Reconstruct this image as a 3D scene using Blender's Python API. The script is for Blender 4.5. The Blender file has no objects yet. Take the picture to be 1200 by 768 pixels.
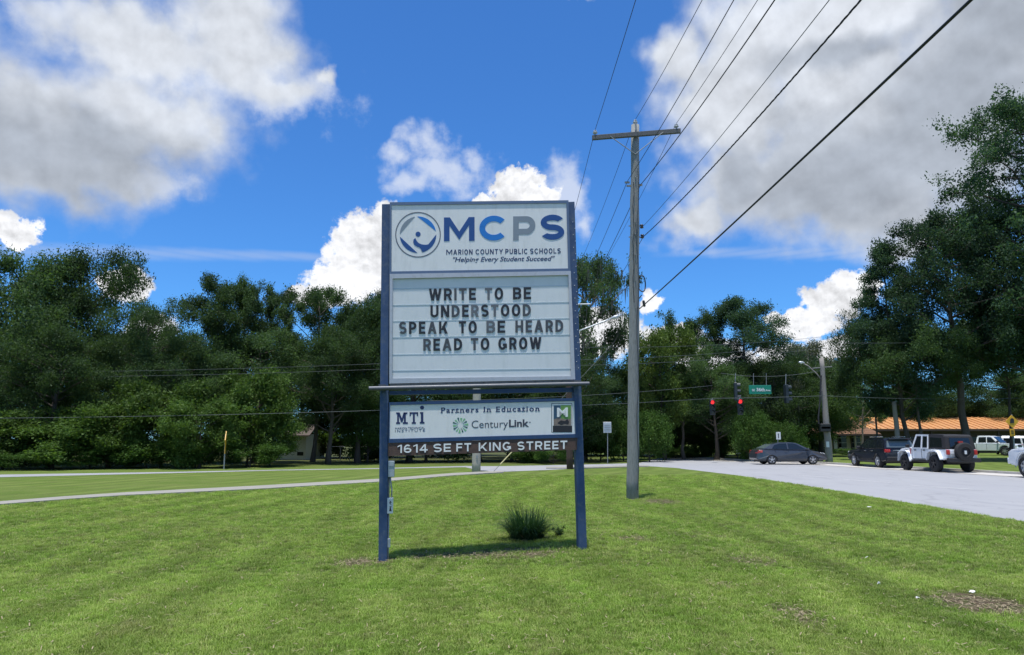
import bpy, bmesh, math, random
import numpy as np
from mathutils import Vector, Matrix, noise

sc = bpy.context.scene
COL = sc.collection
R = math.radians
PI = math.pi

# ------------------------------------------------------------------ camera
F = 850.0                      # focal length in photo pixels (photo 1200 x 768)
PITCH = math.atan(132.0 / F)
EYE = 1.6
cam_d = bpy.data.cameras.new('camera')
cam_d.sensor_width = 36.0
cam_d.lens = F / 1200.0 * 36.0
cam_d.clip_start = 0.05
cam_d.clip_end = 5000
cam = bpy.data.objects.new('camera', cam_d)
COL.objects.link(cam)
cam.location = (0, 0, EYE)
cam.rotation_euler = (PI / 2 + PITCH, 0, 0)
sc.camera = cam

# ------------------------------------------------------------------ colour management
sc.view_settings.view_transform = 'Standard'
sc.view_settings.look = 'None'
sc.view_settings.exposure = 0.38
sc.view_settings.gamma = 1.0
sc.render.resolution_x, sc.render.resolution_y = 1024, 655
try:
    sc.cycles.max_bounces = 6
    sc.cycles.transparent_max_bounces = 6
    sc.cycles.caustics_reflective = False
    sc.cycles.caustics_refractive = False
except Exception:
    pass

# ------------------------------------------------------------------ measuring helpers
def ray(px, py):
    dx = (px - 600.0) / F
    dz = (384.0 - py) / F
    c, s = math.cos(PITCH), math.sin(PITCH)
    return Vector((dx, c - dz * s, s + dz * c))

def P(px, py, Y):              # the point at distance Y seen at a pixel of the photo
    d = ray(px, py)
    return Vector((0, 0, EYE)) + d * (Y / d.y)

def G(px, py, z=0.0):          # the point of the ground plane seen at a pixel
    d = ray(px, py)
    return Vector((0, 0, EYE)) + d * ((z - EYE) / d.z)

def azel(px, py):
    d = ray(px, py).normalized()
    return math.atan2(d.x, d.y), math.asin(d.z)

# ------------------------------------------------------------------ sun
SUN_EL, SUN_AZ = R(81.0), R(196.0)     # azimuth measured clockwise from +Y
sd = bpy.data.lights.new('sun', 'SUN')
sd.energy = 4.3
sd.angle = R(2.0)
sd.color = (1.0, 0.965, 0.90)
sun = bpy.data.objects.new('sun', sd)
COL.objects.link(sun)
to_sun = Vector((math.sin(SUN_AZ) * math.cos(SUN_EL), math.cos(SUN_AZ) * math.cos(SUN_EL), math.sin(SUN_EL)))
sun.rotation_euler = (-to_sun).to_track_quat('-Z', 'Y').to_euler()
sun.location = (0, 0, 60)

# ------------------------------------------------------------------ world: sky and clouds
world = bpy.data.worlds.new('World')
sc.world = world
world.use_nodes = True
wt = world.node_tree
wt.nodes.clear()

class NT:
    """tiny node-tree writer: values may be numbers or sockets"""
    def __init__(s, tree): s.t = tree
    def n(s, typ, **kw):
        nd = s.t.nodes.new(typ)
        for k, v in kw.items(): setattr(nd, k, v)
        return nd
    def put(s, sock, v):
        if isinstance(v, bpy.types.NodeSocket): s.t.links.new(v, sock)
        elif v is not None: sock.default_value = v
    def m(s, op, a, b=None, c=None, clamp=False):
        nd = s.n('ShaderNodeMath', operation=op, use_clamp=clamp)
        s.put(nd.inputs[0], a); s.put(nd.inputs[1], b)
        if c is not None: s.put(nd.inputs[2], c)
        return nd.outputs[0]
    def v(s, op, a, b=None, c=None, out=0):
        nd = s.n('ShaderNodeVectorMath', operation=op)
        s.put(nd.inputs[0], a)
        if b is not None: s.put(nd.inputs[1], b)
        if c is not None: s.put(nd.inputs[2], c)
        return nd.outputs[out]
    def ss(s, x, lo, hi, to0=0.0, to1=1.0):
        nd = s.n('ShaderNodeMapRange', interpolation_type='SMOOTHSTEP')
        s.put(nd.inputs['Value'], x); s.put(nd.inputs['From Min'], lo); s.put(nd.inputs['From Max'], hi)
        nd.inputs['To Min'].default_value = to0; nd.inputs['To Max'].default_value = to1
        return nd.outputs[0]
    def mix(s, f, a, b, blend='MIX'):
        nd = s.n('ShaderNodeMix', data_type='RGBA', blend_type=blend)
        s.put(nd.inputs[0], f)
        for i, x in ((6, a), (7, b)):
            if isinstance(x, (tuple, list)): x = (x[0], x[1], x[2], 1.0)
            s.put(nd.inputs[i], x)
        return nd.outputs[2]
    def noise(s, vec, scale, detail=4, rough=0.5, dist=0.0, col=False, lac=2.0):
        nd = s.n('ShaderNodeTexNoise')
        s.put(nd.inputs['Vector'], vec)
        nd.inputs['Scale'].default_value = scale; nd.inputs['Detail'].default_value = detail
        nd.inputs['Roughness'].default_value = rough; nd.inputs['Distortion'].default_value = dist
        nd.inputs['Lacunarity'].default_value = lac
        return nd.outputs['Color' if col else 'Fac']

W = NT(wt)
tc = W.n('ShaderNodeTexCoord')
D = W.v('NORMALIZE', tc.outputs['Generated'])
sep = W.n('ShaderNodeSeparateXYZ'); wt.links.new(D, sep.inputs[0])
az = W.m('ARCTAN2', sep.outputs[0], sep.outputs[1])
el = W.m('ARCSINE', sep.outputs[2])
cmb = W.n('ShaderNodeCombineXYZ'); wt.links.new(az, cmb.inputs[0]); wt.links.new(el, cmb.inputs[1])
p0 = cmb.outputs[0]
# edges broken up by two scales of warp
w1 = W.v('SUBTRACT', W.noise(p0, 9.0, 3, 0.55, col=True), (0.5, 0.5, 0.5))
w2 = W.v('SUBTRACT', W.noise(p0, 38.0, 8, 0.62, col=True), (0.5, 0.5, 0.5))
p_big = W.v('ADD', W.v('MULTIPLY_ADD', w1, (0.13, 0.10, 0), p0), W.v('MULTIPLY', w2, (0.020, 0.018, 0)))
p_cum = W.v('ADD', W.v('MULTIPLY_ADD', w1, (0.05, 0.05, 0), p0), W.v('MULTIPLY', w2, (0.034, 0.030, 0)))

def field(pv, blobs):
    """smallest normalised distance to a list of (px, py, rx, ry) cloud masses"""
    acc = None
    for (cx, cy, rx, ry) in blobs:
        a, e = azel(cx, cy)
        ra, re = rx / F, ry / F * 0.97
        inv = (1 / ra, 1 / re, 0)
        d = W.v('LENGTH', W.v('MULTIPLY_ADD', pv, inv, (-a / ra, -e / re, 0)), out=1)
        acc = d if acc is None else W.m('SMOOTH_MIN', acc, d, 0.25)
    return acc

BIG = [(30, 140, 165, 72), (150, 125, 125, 58), (265, 50, 80, 62), (315, 98, 60, 24), (60, 190, 125, 36), (170, 50, 120, 40), (375, 90, 14, 9),
       (800, 60, 45, 32), (835, 120, 62, 80), (905, 60, 110, 85), (1000, 120, 130, 110), (1110, 130, 105, 108), (880, 130, 90, 80), (980, 225, 130, 55), (1080, 262, 60, 22), (1190, 20, 90, 90),
       (940, 205, 120, 68), (1050, 215, 120, 62), (860, 205, 66, 72), (812, 262, 42, 26), (1000, 10, 150, 60),
       (-140, 90, 130, 90), (1330, -60, 160, 120)]
BIGGREY = [(10, 165, 175, 62), (120, 160, 110, 40), (-120, 120, 120, 80),
           (1040, 200, 175, 78), (940, 235, 110, 45), (1140, 110, 115, 90), (1195, 20, 90, 70), (860, 215, 40, 60), (1010, 55, 90, 22), (1320, -40, 150, 100)]
CUM = [(425, 300, 42, 58), (398, 335, 38, 34), (455, 262, 26, 30), (370, 350, 30, 14), (530, 318, 70, 40), (604, 220, 34, 24), (572, 234, 26, 14),
       (640, 232, 16, 16), (14, 270, 22, 20), (150, 336, 22, 20), (178, 388, 24, 18), (135, 328, 12, 12),
       (972, 358, 30, 22), (1003, 338, 30, 22), (942, 384, 32, 16), (1020, 326, 16, 12), (905, 374, 14, 9), (1152, 172, 22, 26), (1130, 205, 16, 20), (764, 352, 16, 18),
       (790, 395, 40, 16), (835, 425, 40, 24), (985, 412, 34, 14), (700, 395, 60, 30), (920, 425, 40, 20)]
WISP = [(470, 178, 22, 16), (505, 162, 22, 22), (522, 196, 40, 16), (488, 212, 24, 14), (545, 185, 26, 10), (662, 222, 26, 34), (682, 262, 16, 18), (690, 2, 20, 6), (188, 208, 34, 18), (340, 110, 60, 26), (60, 14, 60, 16)]

fb = W.noise(p0, 22.0, 9, 0.60)
fb2 = W.noise(p0, 60.0, 7, 0.62)
d_big = W.m('ADD', field(p_big, BIG), W.m('MULTIPLY', W.m('SUBTRACT', W.noise(p0, 15.0, 8, 0.54), 0.5), 1.15))
d_grey = field(p_big, BIGGREY)
d_cum = W.m('ADD', field(p_cum, CUM), W.m('MULTIPLY', W.m('SUBTRACT', fb2, 0.5), 1.1))
d_wsp = W.m('ADD', field(p_big, WISP), W.m('MULTIPLY', W.m('SUBTRACT', fb, 0.5), 3.2))

# relief of the cloud tops: the same noise sampled a step towards the sun
up = W.v('ADD', p0, (0.004, 0.014, 0))
reliefA = W.m('SUBTRACT', W.noise(p0, 9.0, 5, 0.5), W.noise(up, 9.0, 5, 0.5))
reliefB = W.m('SUBTRACT', fb2, W.noise(W.v('ADD', p0, (0.002, 0.006, 0)), 60.0, 7, 0.62))

sky = W.n('ShaderNodeTexSky', sky_type='NISHITA')
sky.sun_disc = False
sky.sun_elevation = SUN_EL
sky.sun_rotation = SUN_AZ
sky.altitude = 20
sky.air_density = 1.0
sky.dust_density = 0.4
sky.ozone_density = 2.0
skyc = W.mix(1.0, sky.outputs[0], (0.37, 0.81, 1.33), 'MULTIPLY')

a_big = W.ss(d_big, 1.34, 0.50)
a_cum = W.ss(d_cum, 1.12, 0.86)
a_wsp = W.m('MULTIPLY', W.ss(d_wsp, 1.5, 0.0), 0.72)
# contrail, thin and straight
cl = W.m('ADD', field(p0, [(-90 + 55 * i, 291.5 + 1.1 * i, 60, 4.5) for i in range(9)] + [(830 + 48 * i, 296 + 0.4 * i, 52, 4.0) for i in range(6)]), W.m('MULTIPLY', W.m('SUBTRACT', fb, 0.5), 0.9))
a_con = W.m('MULTIPLY', W.ss(cl, 1.5, 0.1), 0.27)
# scattered cumulus over the rest of the sky, outside the photographed part
back = W.ss(W.v('DOT_PRODUCT', D, tuple(ray(600, 384).normalized()), out=1), 0.72, 0.55)
scat = W.ss(W.noise(D, 2.6, 9, 0.58), 0.52, 0.62)
a_out = W.m('MULTIPLY', W.m('MULTIPLY', back, scat), W.ss(sep.outputs[2], 0.03, 0.12))

S_ = 8.1      # cloud colours are given as seen (background strength 0.1)
white = (0.90 * S_, 0.91 * S_, 0.94 * S_)
soft = (0.62 * S_, 0.67 * S_, 0.76 * S_)
grey = (0.41 * S_, 0.455 * S_, 0.53 * S_)
greyf = W.ss(W.m('ADD', d_grey, W.m('MULTIPLY', W.m('SUBTRACT', W.noise(p0, 7.0, 5, 0.5), 0.5), 1.3)), 1.45, 0.25)
thick = W.ss(d_big, 0.9, 0.2)
c_big = W.mix(greyf, W.mix(thick, soft, (0.70 * S_, 0.74 * S_, 0.81 * S_)), grey)
relA = W.m('MULTIPLY_ADD', reliefA, 1.5, 1.0)
relc = W.n('ShaderNodeCombineXYZ')
for i in range(3): wt.links.new(relA, relc.inputs[i])
c_big = W.mix(1.0, c_big, relc.outputs[0], 'MULTIPLY')
relB = W.m('MULTIPLY_ADD', reliefB, 0.75, 0.97)
relA2 = W.m('ADD', relB, W.m('MULTIPLY', reliefA, 2.2))
relb = W.n('ShaderNodeCombineXYZ')
for i in range(3): wt.links.new(relA2, relb.inputs[i])
c_cum = W.mix(1.0, white, relb.outputs[0], 'MULTIPLY')

c = W.mix(a_con, skyc, soft)
c = W.mix(a_out, c, (0.8 * S_, 0.82 * S_, 0.87 * S_))
c = W.mix(a_wsp, c, (0.75 * S_, 0.80 * S_, 0.90 * S_))
c = W.mix(a_cum, c, c_cum)
c = W.mix(a_big, c, c_big)
bg = W.n('ShaderNodeBackground')
wt.links.new(c, bg.inputs[0]); bg.inputs[1].default_value = 0.1
wo = W.n('ShaderNodeOutputWorld'); wt.links.new(bg.outputs[0], wo.inputs[0])
world.cycles.sampling_method = 'MANUAL'
world.cycles.sample_map_resolution = 512

# ================================================================== helpers for objects
def tag(o, label=None, cat=None, group=None, kind=None):
    if label: o['label'] = label
    if cat: o['category'] = cat
    if group: o['group'] = group
    if kind: o['kind'] = kind
    return o

def empty(name, loc=(0, 0, 0), rz=0.0):
    o = bpy.data.objects.new(name, None)
    o.empty_display_size = 0.3
    COL.objects.link(o)
    o.location = loc
    o.rotation_euler = (0, 0, rz)
    return o

def origin_of(p):
    v = Vector((0, 0, 0))
    while p is not None:
        v += Vector(p.location); p = p.parent
    return v

def children_of(o):
    return [c for c in bpy.data.objects if c.parent == o]

def link_mesh(name, me, parent=None):
    o = bpy.data.objects.new(name, me)
    COL.objects.link(o)
    if parent is not None: o.parent = parent
    return o

def copy_tree(o, kids, parent=None):
    c = o.copy(); COL.objects.link(c); c.parent = parent
    for k in kids.get(o.name, []): copy_tree(k, kids, c)
    return c

class MB:
    """collects shapes, then links them as one mesh object"""
    def __init__(s): s.v = []; s.f = []
    def add(s, vs, fs):
        b = len(s.v); s.v += [tuple(v) for v in vs]; s.f += [tuple(i + b for i in f) for f in fs]; return s
    def box(s, c, d, rz=0.0, M=None):
        hx, hy, hz = d[0] / 2, d[1] / 2, d[2] / 2
        vs = [Vector((x, y, z)) for x in (-hx, hx) for y in (-hy, hy) for z in (-hz, hz)]
        if rz: vs = [Matrix.Rotation(rz, 3, 'Z') @ v for v in vs]
        if M is not None: vs = [M @ v for v in vs]
        vs = [v + Vector(c) for v in vs]
        return s.add(vs, [(0, 1, 3, 2), (4, 6, 7, 5), (0, 4, 5, 1), (2, 3, 7, 6), (0, 2, 6, 4), (1, 5, 7, 3)])
    def slab(s, q0, q1):       # two polygons with the same number of corners
        n = len(q0)
        fs = [tuple(range(n)), tuple(range(2 * n - 1, n - 1, -1))] + [(i, i + n, (i + 1) % n + n, (i + 1) % n) for i in range(n)]
        return s.add(list(q0) + list(q1), fs)
    def tube(s, pts, rad, n=8, cap=True):
        pts = [Vector(p) for p in pts]
        if not hasattr(rad, '__len__'): rad = [rad] * len(pts)
        b = len(s.v); prev = None
        for i, p in enumerate(pts):
            t = (pts[min(i + 1, len(pts) - 1)] - pts[max(i - 1, 0)])
            t = t.normalized() if t.length > 1e-9 else Vector((0, 0, 1))
            if prev is None:
                a = Vector((0, 0, 1)) if abs(t.z) < 0.9 else Vector((1, 0, 0))
                u = t.cross(a).normalized()
            else:
                u = (prev - t * prev.dot(t)).normalized()
            prev = u; w = t.cross(u)
            for k in range(n):
                an = 2 * PI * k / n
                s.v.append(tuple(p + (u * math.cos(an) + w * math.sin(an)) * rad[i]))
        for i in range(len(pts) - 1):
            for k in range(n):
                a0 = b + i * n + k; a1 = b + i * n + (k + 1) % n
                s.f.append((a0, a1, a1 + n, a0 + n))
        if cap:
            s.f.append(tuple(b + k for k in reversed(range(n))))
            e = b + (len(pts) - 1) * n
            s.f.append(tuple(e + k for k in range(n)))
        return s
    def lathe(s, c, axis, prof, n=16, ref=None):   # prof: (distance along axis, radius)
        axis = Vector(axis).normalized(); c = Vector(c)
        a = Vector((0, 0, 1)) if abs(axis.z) < 0.9 else Vector((1, 0, 0))
        u = axis.cross(a).normalized(); w = axis.cross(u); b = len(s.v)
        for (h, r) in prof:
            for k in range(n):
                an = 2 * PI * k / n
                s.v.append(tuple(c + axis * h + (u * math.cos(an) + w * math.sin(an)) * r))
        for i in range(len(prof) - 1):
            for k in range(n):
                a0 = b + i * n + k; a1 = b + i * n + (k + 1) % n
                s.f.append((a0, a1, a1 + n, a0 + n))
        s.f.append(tuple(b + k for k in reversed(range(n))))
        e = b + (len(prof) - 1) * n
        s.f.append(tuple(e + k for k in range(n)))
        return s
    def build(s, name, mat, parent=None, smooth=False, bevel=0.0, seg=1, loc=None):
        me = bpy.data.meshes.new(name)
        o0 = origin_of(parent) if parent is not None else Vector((0, 0, 0))
        if loc is not None: o0 = o0 + Vector(loc)
        me.from_pydata([tuple(Vector(v) - o0) for v in s.v], [], s.f)
        bm = bmesh.new(); bm.from_mesh(me)
        bmesh.ops.recalc_face_normals(bm, faces=bm.faces)
        if bevel > 0:
            es = [e for e in bm.edges if len(e.link_faces) == 2 and e.calc_face_angle(0) > 0.5]
            bmesh.ops.bevel(bm, geom=es, offset=bevel, segments=seg, affect='EDGES', clamp_overlap=True)
        bm.to_mesh(me); bm.free()
        mats = mat if isinstance(mat, (list, tuple)) else [mat]
        for m_ in mats: me.materials.append(m_)
        if smooth:
            for p in me.polygons: p.use_smooth = True
        ob = link_mesh(name, me, parent)
        if loc is not None: ob.location = loc
        return ob

# ------------------------------------------------------------------ materials
def mat_new(name):
    m_ = bpy.data.materials.new(name); m_.use_nodes = True
    nt = m_.node_tree; b = nt.nodes['Principled BSDF']
    return m_, NT(nt), b

def paint(name, col, rough=0.5, metal=0.0, var=0.12, scale=3.0, dirt=None, dirt_amt=0.3, bump=0.0, bscale=60.0, coat=0.0, stretch=(1, 1, 1)):
    """a coloured surface with mottling, optional dirt and fine relief"""
    m_, N, b = mat_new(name)
    g = N.n('ShaderNodeNewGeometry')
    pos = N.v('MULTIPLY', g.outputs['Position'], stretch)
    n1 = N.noise(pos, scale, 5, 0.6)
    k = N.m('MULTIPLY_ADD', n1, 2 * var, 1 - var)
    cc = N.n('ShaderNodeCombineXYZ')
    for i in range(3): N.t.links.new(k, cc.inputs[i])
    c = N.mix(1.0, col, cc.outputs[0], 'MULTIPLY')
    if dirt is not None:
        n2 = N.noise(pos, scale * 2.7, 7, 0.65)
        c = N.mix(N.m('MULTIPLY', N.ss(n2, 0.45, 0.75), dirt_amt), c, dirt)
    N.t.links.new(c, b.inputs['Base Color'])
    N.t.links.new(N.m('MULTIPLY_ADD', n1, 0.25, rough - 0.12, clamp=True), b.inputs['Roughness'])
    b.inputs['Metallic'].default_value = metal
    if coat: b.inputs['Coat Weight'].default_value = coat; b.inputs['Coat Roughness'].default_value = 0.05
    if bump:
        bp = N.n('ShaderNodeBump'); bp.inputs['Strength'].default_value = bump; bp.inputs['Distance'].default_value = 0.01
        N.t.links.new(N.noise(pos, bscale, 5, 0.6), bp.inputs['Height'])
        N.t.links.new(bp.outputs[0], b.inputs['Normal'])
    return m_

M = {}
M['navy'] = paint('navy_paint', (0.038, 0.078, 0.168), 0.55, 0.1, 0.35, 4, (0.17, 0.19, 0.20), 0.5, 0.3, 90)
M['navy_dark'] = paint('navy_frame', (0.022, 0.060, 0.15), 0.45, 0.1, 0.2, 5, (0.12, 0.13, 0.14), 0.2)
M['frame_blue'] = paint('grey_blue_trim', (0.12, 0.17, 0.26), 0.45, 0.3, 0.15, 6)
M['face_white'] = paint('sign_face', (0.79, 0.785, 0.765), 0.4, 0.0, 0.05, 1.5, (0.48, 0.48, 0.44), 0.30, stretch=(3, 3, 0.7))
M['board_white'] = paint('message_face', (0.71, 0.73, 0.725), 0.35, 0.0, 0.05, 1.3, (0.46, 0.50, 0.48), 0.28, stretch=(3, 3, 1))
M['board_strip'] = paint('message_strip', (0.695, 0.72, 0.715), 0.35, 0.0, 0.07, 1.9, (0.42, 0.47, 0.46), 0.2)
M['track'] = paint('clear_track', (0.50, 0.58, 0.63), 0.25, 0.0, 0.1, 3)
M['alu'] = paint('aluminium_trim', (0.52, 0.52, 0.54), 0.4, 0.4, 0.1, 6, (0.30, 0.27, 0.24), 0.3)
M['gutter'] = paint('stained_channel', (0.20, 0.18, 0.18), 0.6, 0.2, 0.4, 9, (0.05, 0.035, 0.03), 0.8)
M['pipe'] = paint('lamp_tube', (0.09, 0.10, 0.12), 0.5, 0.3, 0.2, 8, (0.2, 0.18, 0.15), 0.3)
M['brown'] = paint('brown_board', (0.085, 0.050, 0.040), 0.7, 0, 0.3, 5, (0.14, 0.08, 0.055), 0.5, 0.4, 60, stretch=(1, 1, 6))
M['white_letter'] = paint('white_letter', (0.82, 0.82, 0.80), 0.5, 0, 0.06, 8)
M['ink'] = paint('black_letter', (0.018, 0.020, 0.026), 0.45, 0, 0.3, 10)
M['ink_fade'] = paint('faded_letter', (0.070, 0.075, 0.085), 0.5, 0, 0.5, 7)
M['ink_fade2'] = paint('more_faded_letter', (0.13, 0.14, 0.155), 0.5, 0, 0.4, 7)
M['p_navy'] = paint('print_navy', (0.012, 0.075, 0.26), 0.4, 0, 0.06, 5)
M['p_text'] = paint('print_text_navy', (0.016, 0.030, 0.11), 0.4, 0, 0.06, 5)
M['p_blue'] = paint('print_blue', (0.010, 0.19, 0.58), 0.4, 0, 0.06, 5)
M['p_grey'] = paint('print_grey', (0.23, 0.27, 0.31), 0.4, 0, 0.06, 5)
M['p_ring'] = paint('print_ring', (0.13, 0.14, 0.17), 0.4, 0, 0.06, 5)
M['p_green'] = paint('print_green', (0.22, 0.50, 0.24), 0.4, 0, 0.06, 5)
M['p_dgreen'] = paint('print_dark_green', (0.02, 0.11, 0.09), 0.4, 0, 0.06, 5)
M['p_charcoal'] = paint('print_charcoal', (0.05, 0.055, 0.08), 0.4, 0, 0.06, 5)
M['p_lime'] = paint('print_lime', (0.12, 0.26, 0.06), 0.4, 0, 0.25, 12)
M['p_teal'] = paint('print_teal', (0.03, 0.08, 0.14), 0.4, 0, 0.25, 12)
M['p_tan'] = paint('print_tan', (0.22, 0.17, 0.14), 0.4, 0, 0.5, 25)
M['p_black'] = paint('print_black', (0.02, 0.018, 0.022), 0.4, 0, 0.2, 12)
M['box_grey'] = paint('grey_box', (0.36, 0.41, 0.43), 0.5, 0.2, 0.1, 9, (0.2, 0.2, 0.18), 0.3)
M['pvc'] = paint('grey_conduit', (0.28, 0.30, 0.31), 0.5, 0, 0.1, 9)
M['black'] = paint('black_plastic', (0.018, 0.018, 0.020), 0.5, 0, 0.15, 8)
M['pole'] = paint('weathered_pole', (0.27, 0.275, 0.265), 0.85, 0, 0.28, 3.2, (0.085, 0.095, 0.085), 0.75, 0.9, 40, stretch=(9, 9, 0.7))
M['arm'] = paint('weathered_crossarm', (0.12, 0.125, 0.13), 0.85, 0, 0.25, 3, (0.05, 0.05, 0.05), 0.6, 0.8, 40, stretch=(1, 8, 8))
M['pole_brown'] = paint('dark_brown_pole', (0.070, 0.045, 0.035), 0.85, 0, 0.3, 3, (0.03, 0.02, 0.02), 0.6, 0.8, 30, stretch=(8, 8, 1))
M['pole_pale'] = paint('pale_pole', (0.42, 0.39, 0.33), 0.85, 0, 0.2, 3, (0.2, 0.18, 0.15), 0.5, 0.5, 30, stretch=(5, 5, 1))
M['pole_tan'] = paint('grey_tan_pole', (0.26, 0.24, 0.22), 0.85, 0, 0.25, 3, (0.12, 0.11, 0.10), 0.6, 0.8, 30, stretch=(8, 8, 1))
M['wire'] = paint('black_wire', (0.02, 0.02, 0.024), 0.6, 0, 0.1, 5)
M['wire_grey'] = paint('steel_strand', (0.085, 0.10, 0.105), 0.6, 0.2, 0.1, 5)
M['porcelain'] = paint('brown_insulator', (0.055, 0.05, 0.055), 0.25, 0, 0.2, 8)
M['porcelain_w'] = paint('grey_insulator', (0.45, 0.46, 0.47), 0.25, 0, 0.1, 8)
M['steel'] = paint('galvanised_steel', (0.26, 0.28, 0.29), 0.6, 0.15, 0.15, 9)
M['yellow'] = paint('warning_yellow', (0.62, 0.34, 0.02), 0.5, 0, 0.12, 6)
M['yguard'] = paint('pale_yellow_guard', (0.52, 0.47, 0.25), 0.6, 0, 0.1, 6)
M['sign_white'] = paint('white_sign', (0.66, 0.68, 0.68), 0.4, 0.1, 0.08, 5)
M['sign_back'] = paint('bare_sign_back', (0.50, 0.53, 0.55), 0.4, 0.4, 0.08, 5)
M['sign_green'] = paint('street_sign_green', (0.0, 0.20, 0.13), 0.4, 0, 0.08, 5)
M['signal'] = paint('signal_housing', (0.018, 0.028, 0.035), 0.5, 0, 0.1, 5)

def simple(name, col, rough=0.3, metal=0.0, emit=None, es=0.0, spec=0.5, coat=0.0, alpha=1.0):
    m_, N, b = mat_new(name)
    b.inputs['Base Color'].default_value = (*col, 1); b.inputs['Roughness'].default_value = rough
    b.inputs['Metallic'].default_value = metal
    b.inputs['Specular IOR Level'].default_value = spec
    if coat: b.inputs['Coat Weight'].default_value = coat; b.inputs['Coat Roughness'].default_value = 0.04
    if emit is not None:
        b.inputs['Emission Color'].default_value = (*emit, 1); b.inputs['Emission Strength'].default_value = es
    return m_
M['red_lit'] = simple('lit_red_lens', (0.5, 0.01, 0.01), 0.3, 0, (1.0, 0.035, 0.04), 0.9)
M['lens_dark'] = simple('unlit_lens', (0.02, 0.03, 0.025), 0.2)
M['glass'] = simple('car_glass', (0.012, 0.016, 0.018), 0.05, 0, spec=0.7)
M['glass_pale'] = simple('clear_car_glass', (0.10, 0.13, 0.14), 0.06, 0, spec=0.7)
M['tyre'] = paint('tyre_rubber', (0.02, 0.02, 0.021), 0.85, 0, 0.2, 10)
M['rim'] = simple('alloy_rim', (0.55, 0.56, 0.58), 0.3, 0.6)
M['rim_dark'] = simple('dark_rim', (0.05, 0.05, 0.055), 0.4, 0.5)
M['chrome'] = simple('bright_trim', (0.75, 0.76, 0.78), 0.15, 1.0)
M['tail'] = simple('tail_lens', (0.45, 0.02, 0.02), 0.15, 0, coat=1)
M['headlens'] = simple('headlight_lens', (0.65, 0.68, 0.70), 0.1, 0, coat=1)
M['seam'] = simple('door_gap', (0.01, 0.01, 0.01), 0.8)
def carpaint(name, col, metal=0.0):
    m_ = paint(name, col, 0.32, metal, 0.05, 2.5, (0.15, 0.14, 0.12), 0.06, coat=0.9); return m_
M['car_grey'] = carpaint('slate_grey_paint', (0.045, 0.052, 0.065), 0.2)
M['car_black'] = carpaint('dark_navy_paint', (0.006, 0.008, 0.014), 0.0)
M['car_white'] = carpaint('white_paint', (0.84, 0.86, 0.88))
M['softtop'] = paint('black_canvas', (0.016, 0.016, 0.019), 0.8, 0, 0.3, 5, bump=0.4, bscale=8)
M['red_strap'] = simple('red_part', (0.35, 0.02, 0.03), 0.5)

# ================================================================== ground, lawn, street
def lawn_height(x, y):         # the low rise the sign stands on
    return 0.125 * math.exp(-((x - 1.6) ** 2 / (2 * 1.9 ** 2) + (y - 10.7) ** 2 / (2 * 2.2 ** 2)))

DIRT = [(1148, 709, 62, 17, 1.0), (935, 724, 28, 15, 0.75), (880, 664, 38, 8, 0.45), (820, 634, 50, 6, 0.35), (742, 640, 30, 6, 0.6), (600, 657, 75, 7, 0.75), (425, 661, 40, 6, 0.8),
        (775, 588, 30, 4, 0.85), (500, 655, 50, 5, 0.4), (70, 690, 40, 8, 0.3), (845, 692, 16, 5, 0.5)]
def ground_mask_nodes(N, pos):
    """0..1 mask of the bare patches, in ground coordinates"""
    nz = N.v('SUBTRACT', N.noise(pos, 3.5, 6, 0.7, col=True), (0.5, 0.5, 0.5))
    pw = N.v('MULTIPLY_ADD', nz, (0.9, 0.9, 0), N.v('MULTIPLY', pos, (1, 1, 0)))
    acc = None
    for (px, py, rx, ry, amt) in DIRT:
        g = G(px, py); k = g.y / F
        ax = rx * k; ay = max(0.18, (G(px, py - ry).y - G(px, py + ry).y) / 2)
        d = N.v('LENGTH', N.v('MULTIPLY_ADD', pw, (1 / ax, 1 / ay, 0), (-g.x / ax, -g.y / ay, 0)), out=1)
        f = N.m('MULTIPLY', N.ss(d, 1.15, 0.35), amt)
        acc = f if acc is None else N.m('MAXIMUM', acc, f)
    br = N.ss(N.noise(pos, 11, 7, 0.75), 0.36, 0.56)
    return N.m('MULTIPLY', acc, br)

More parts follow.
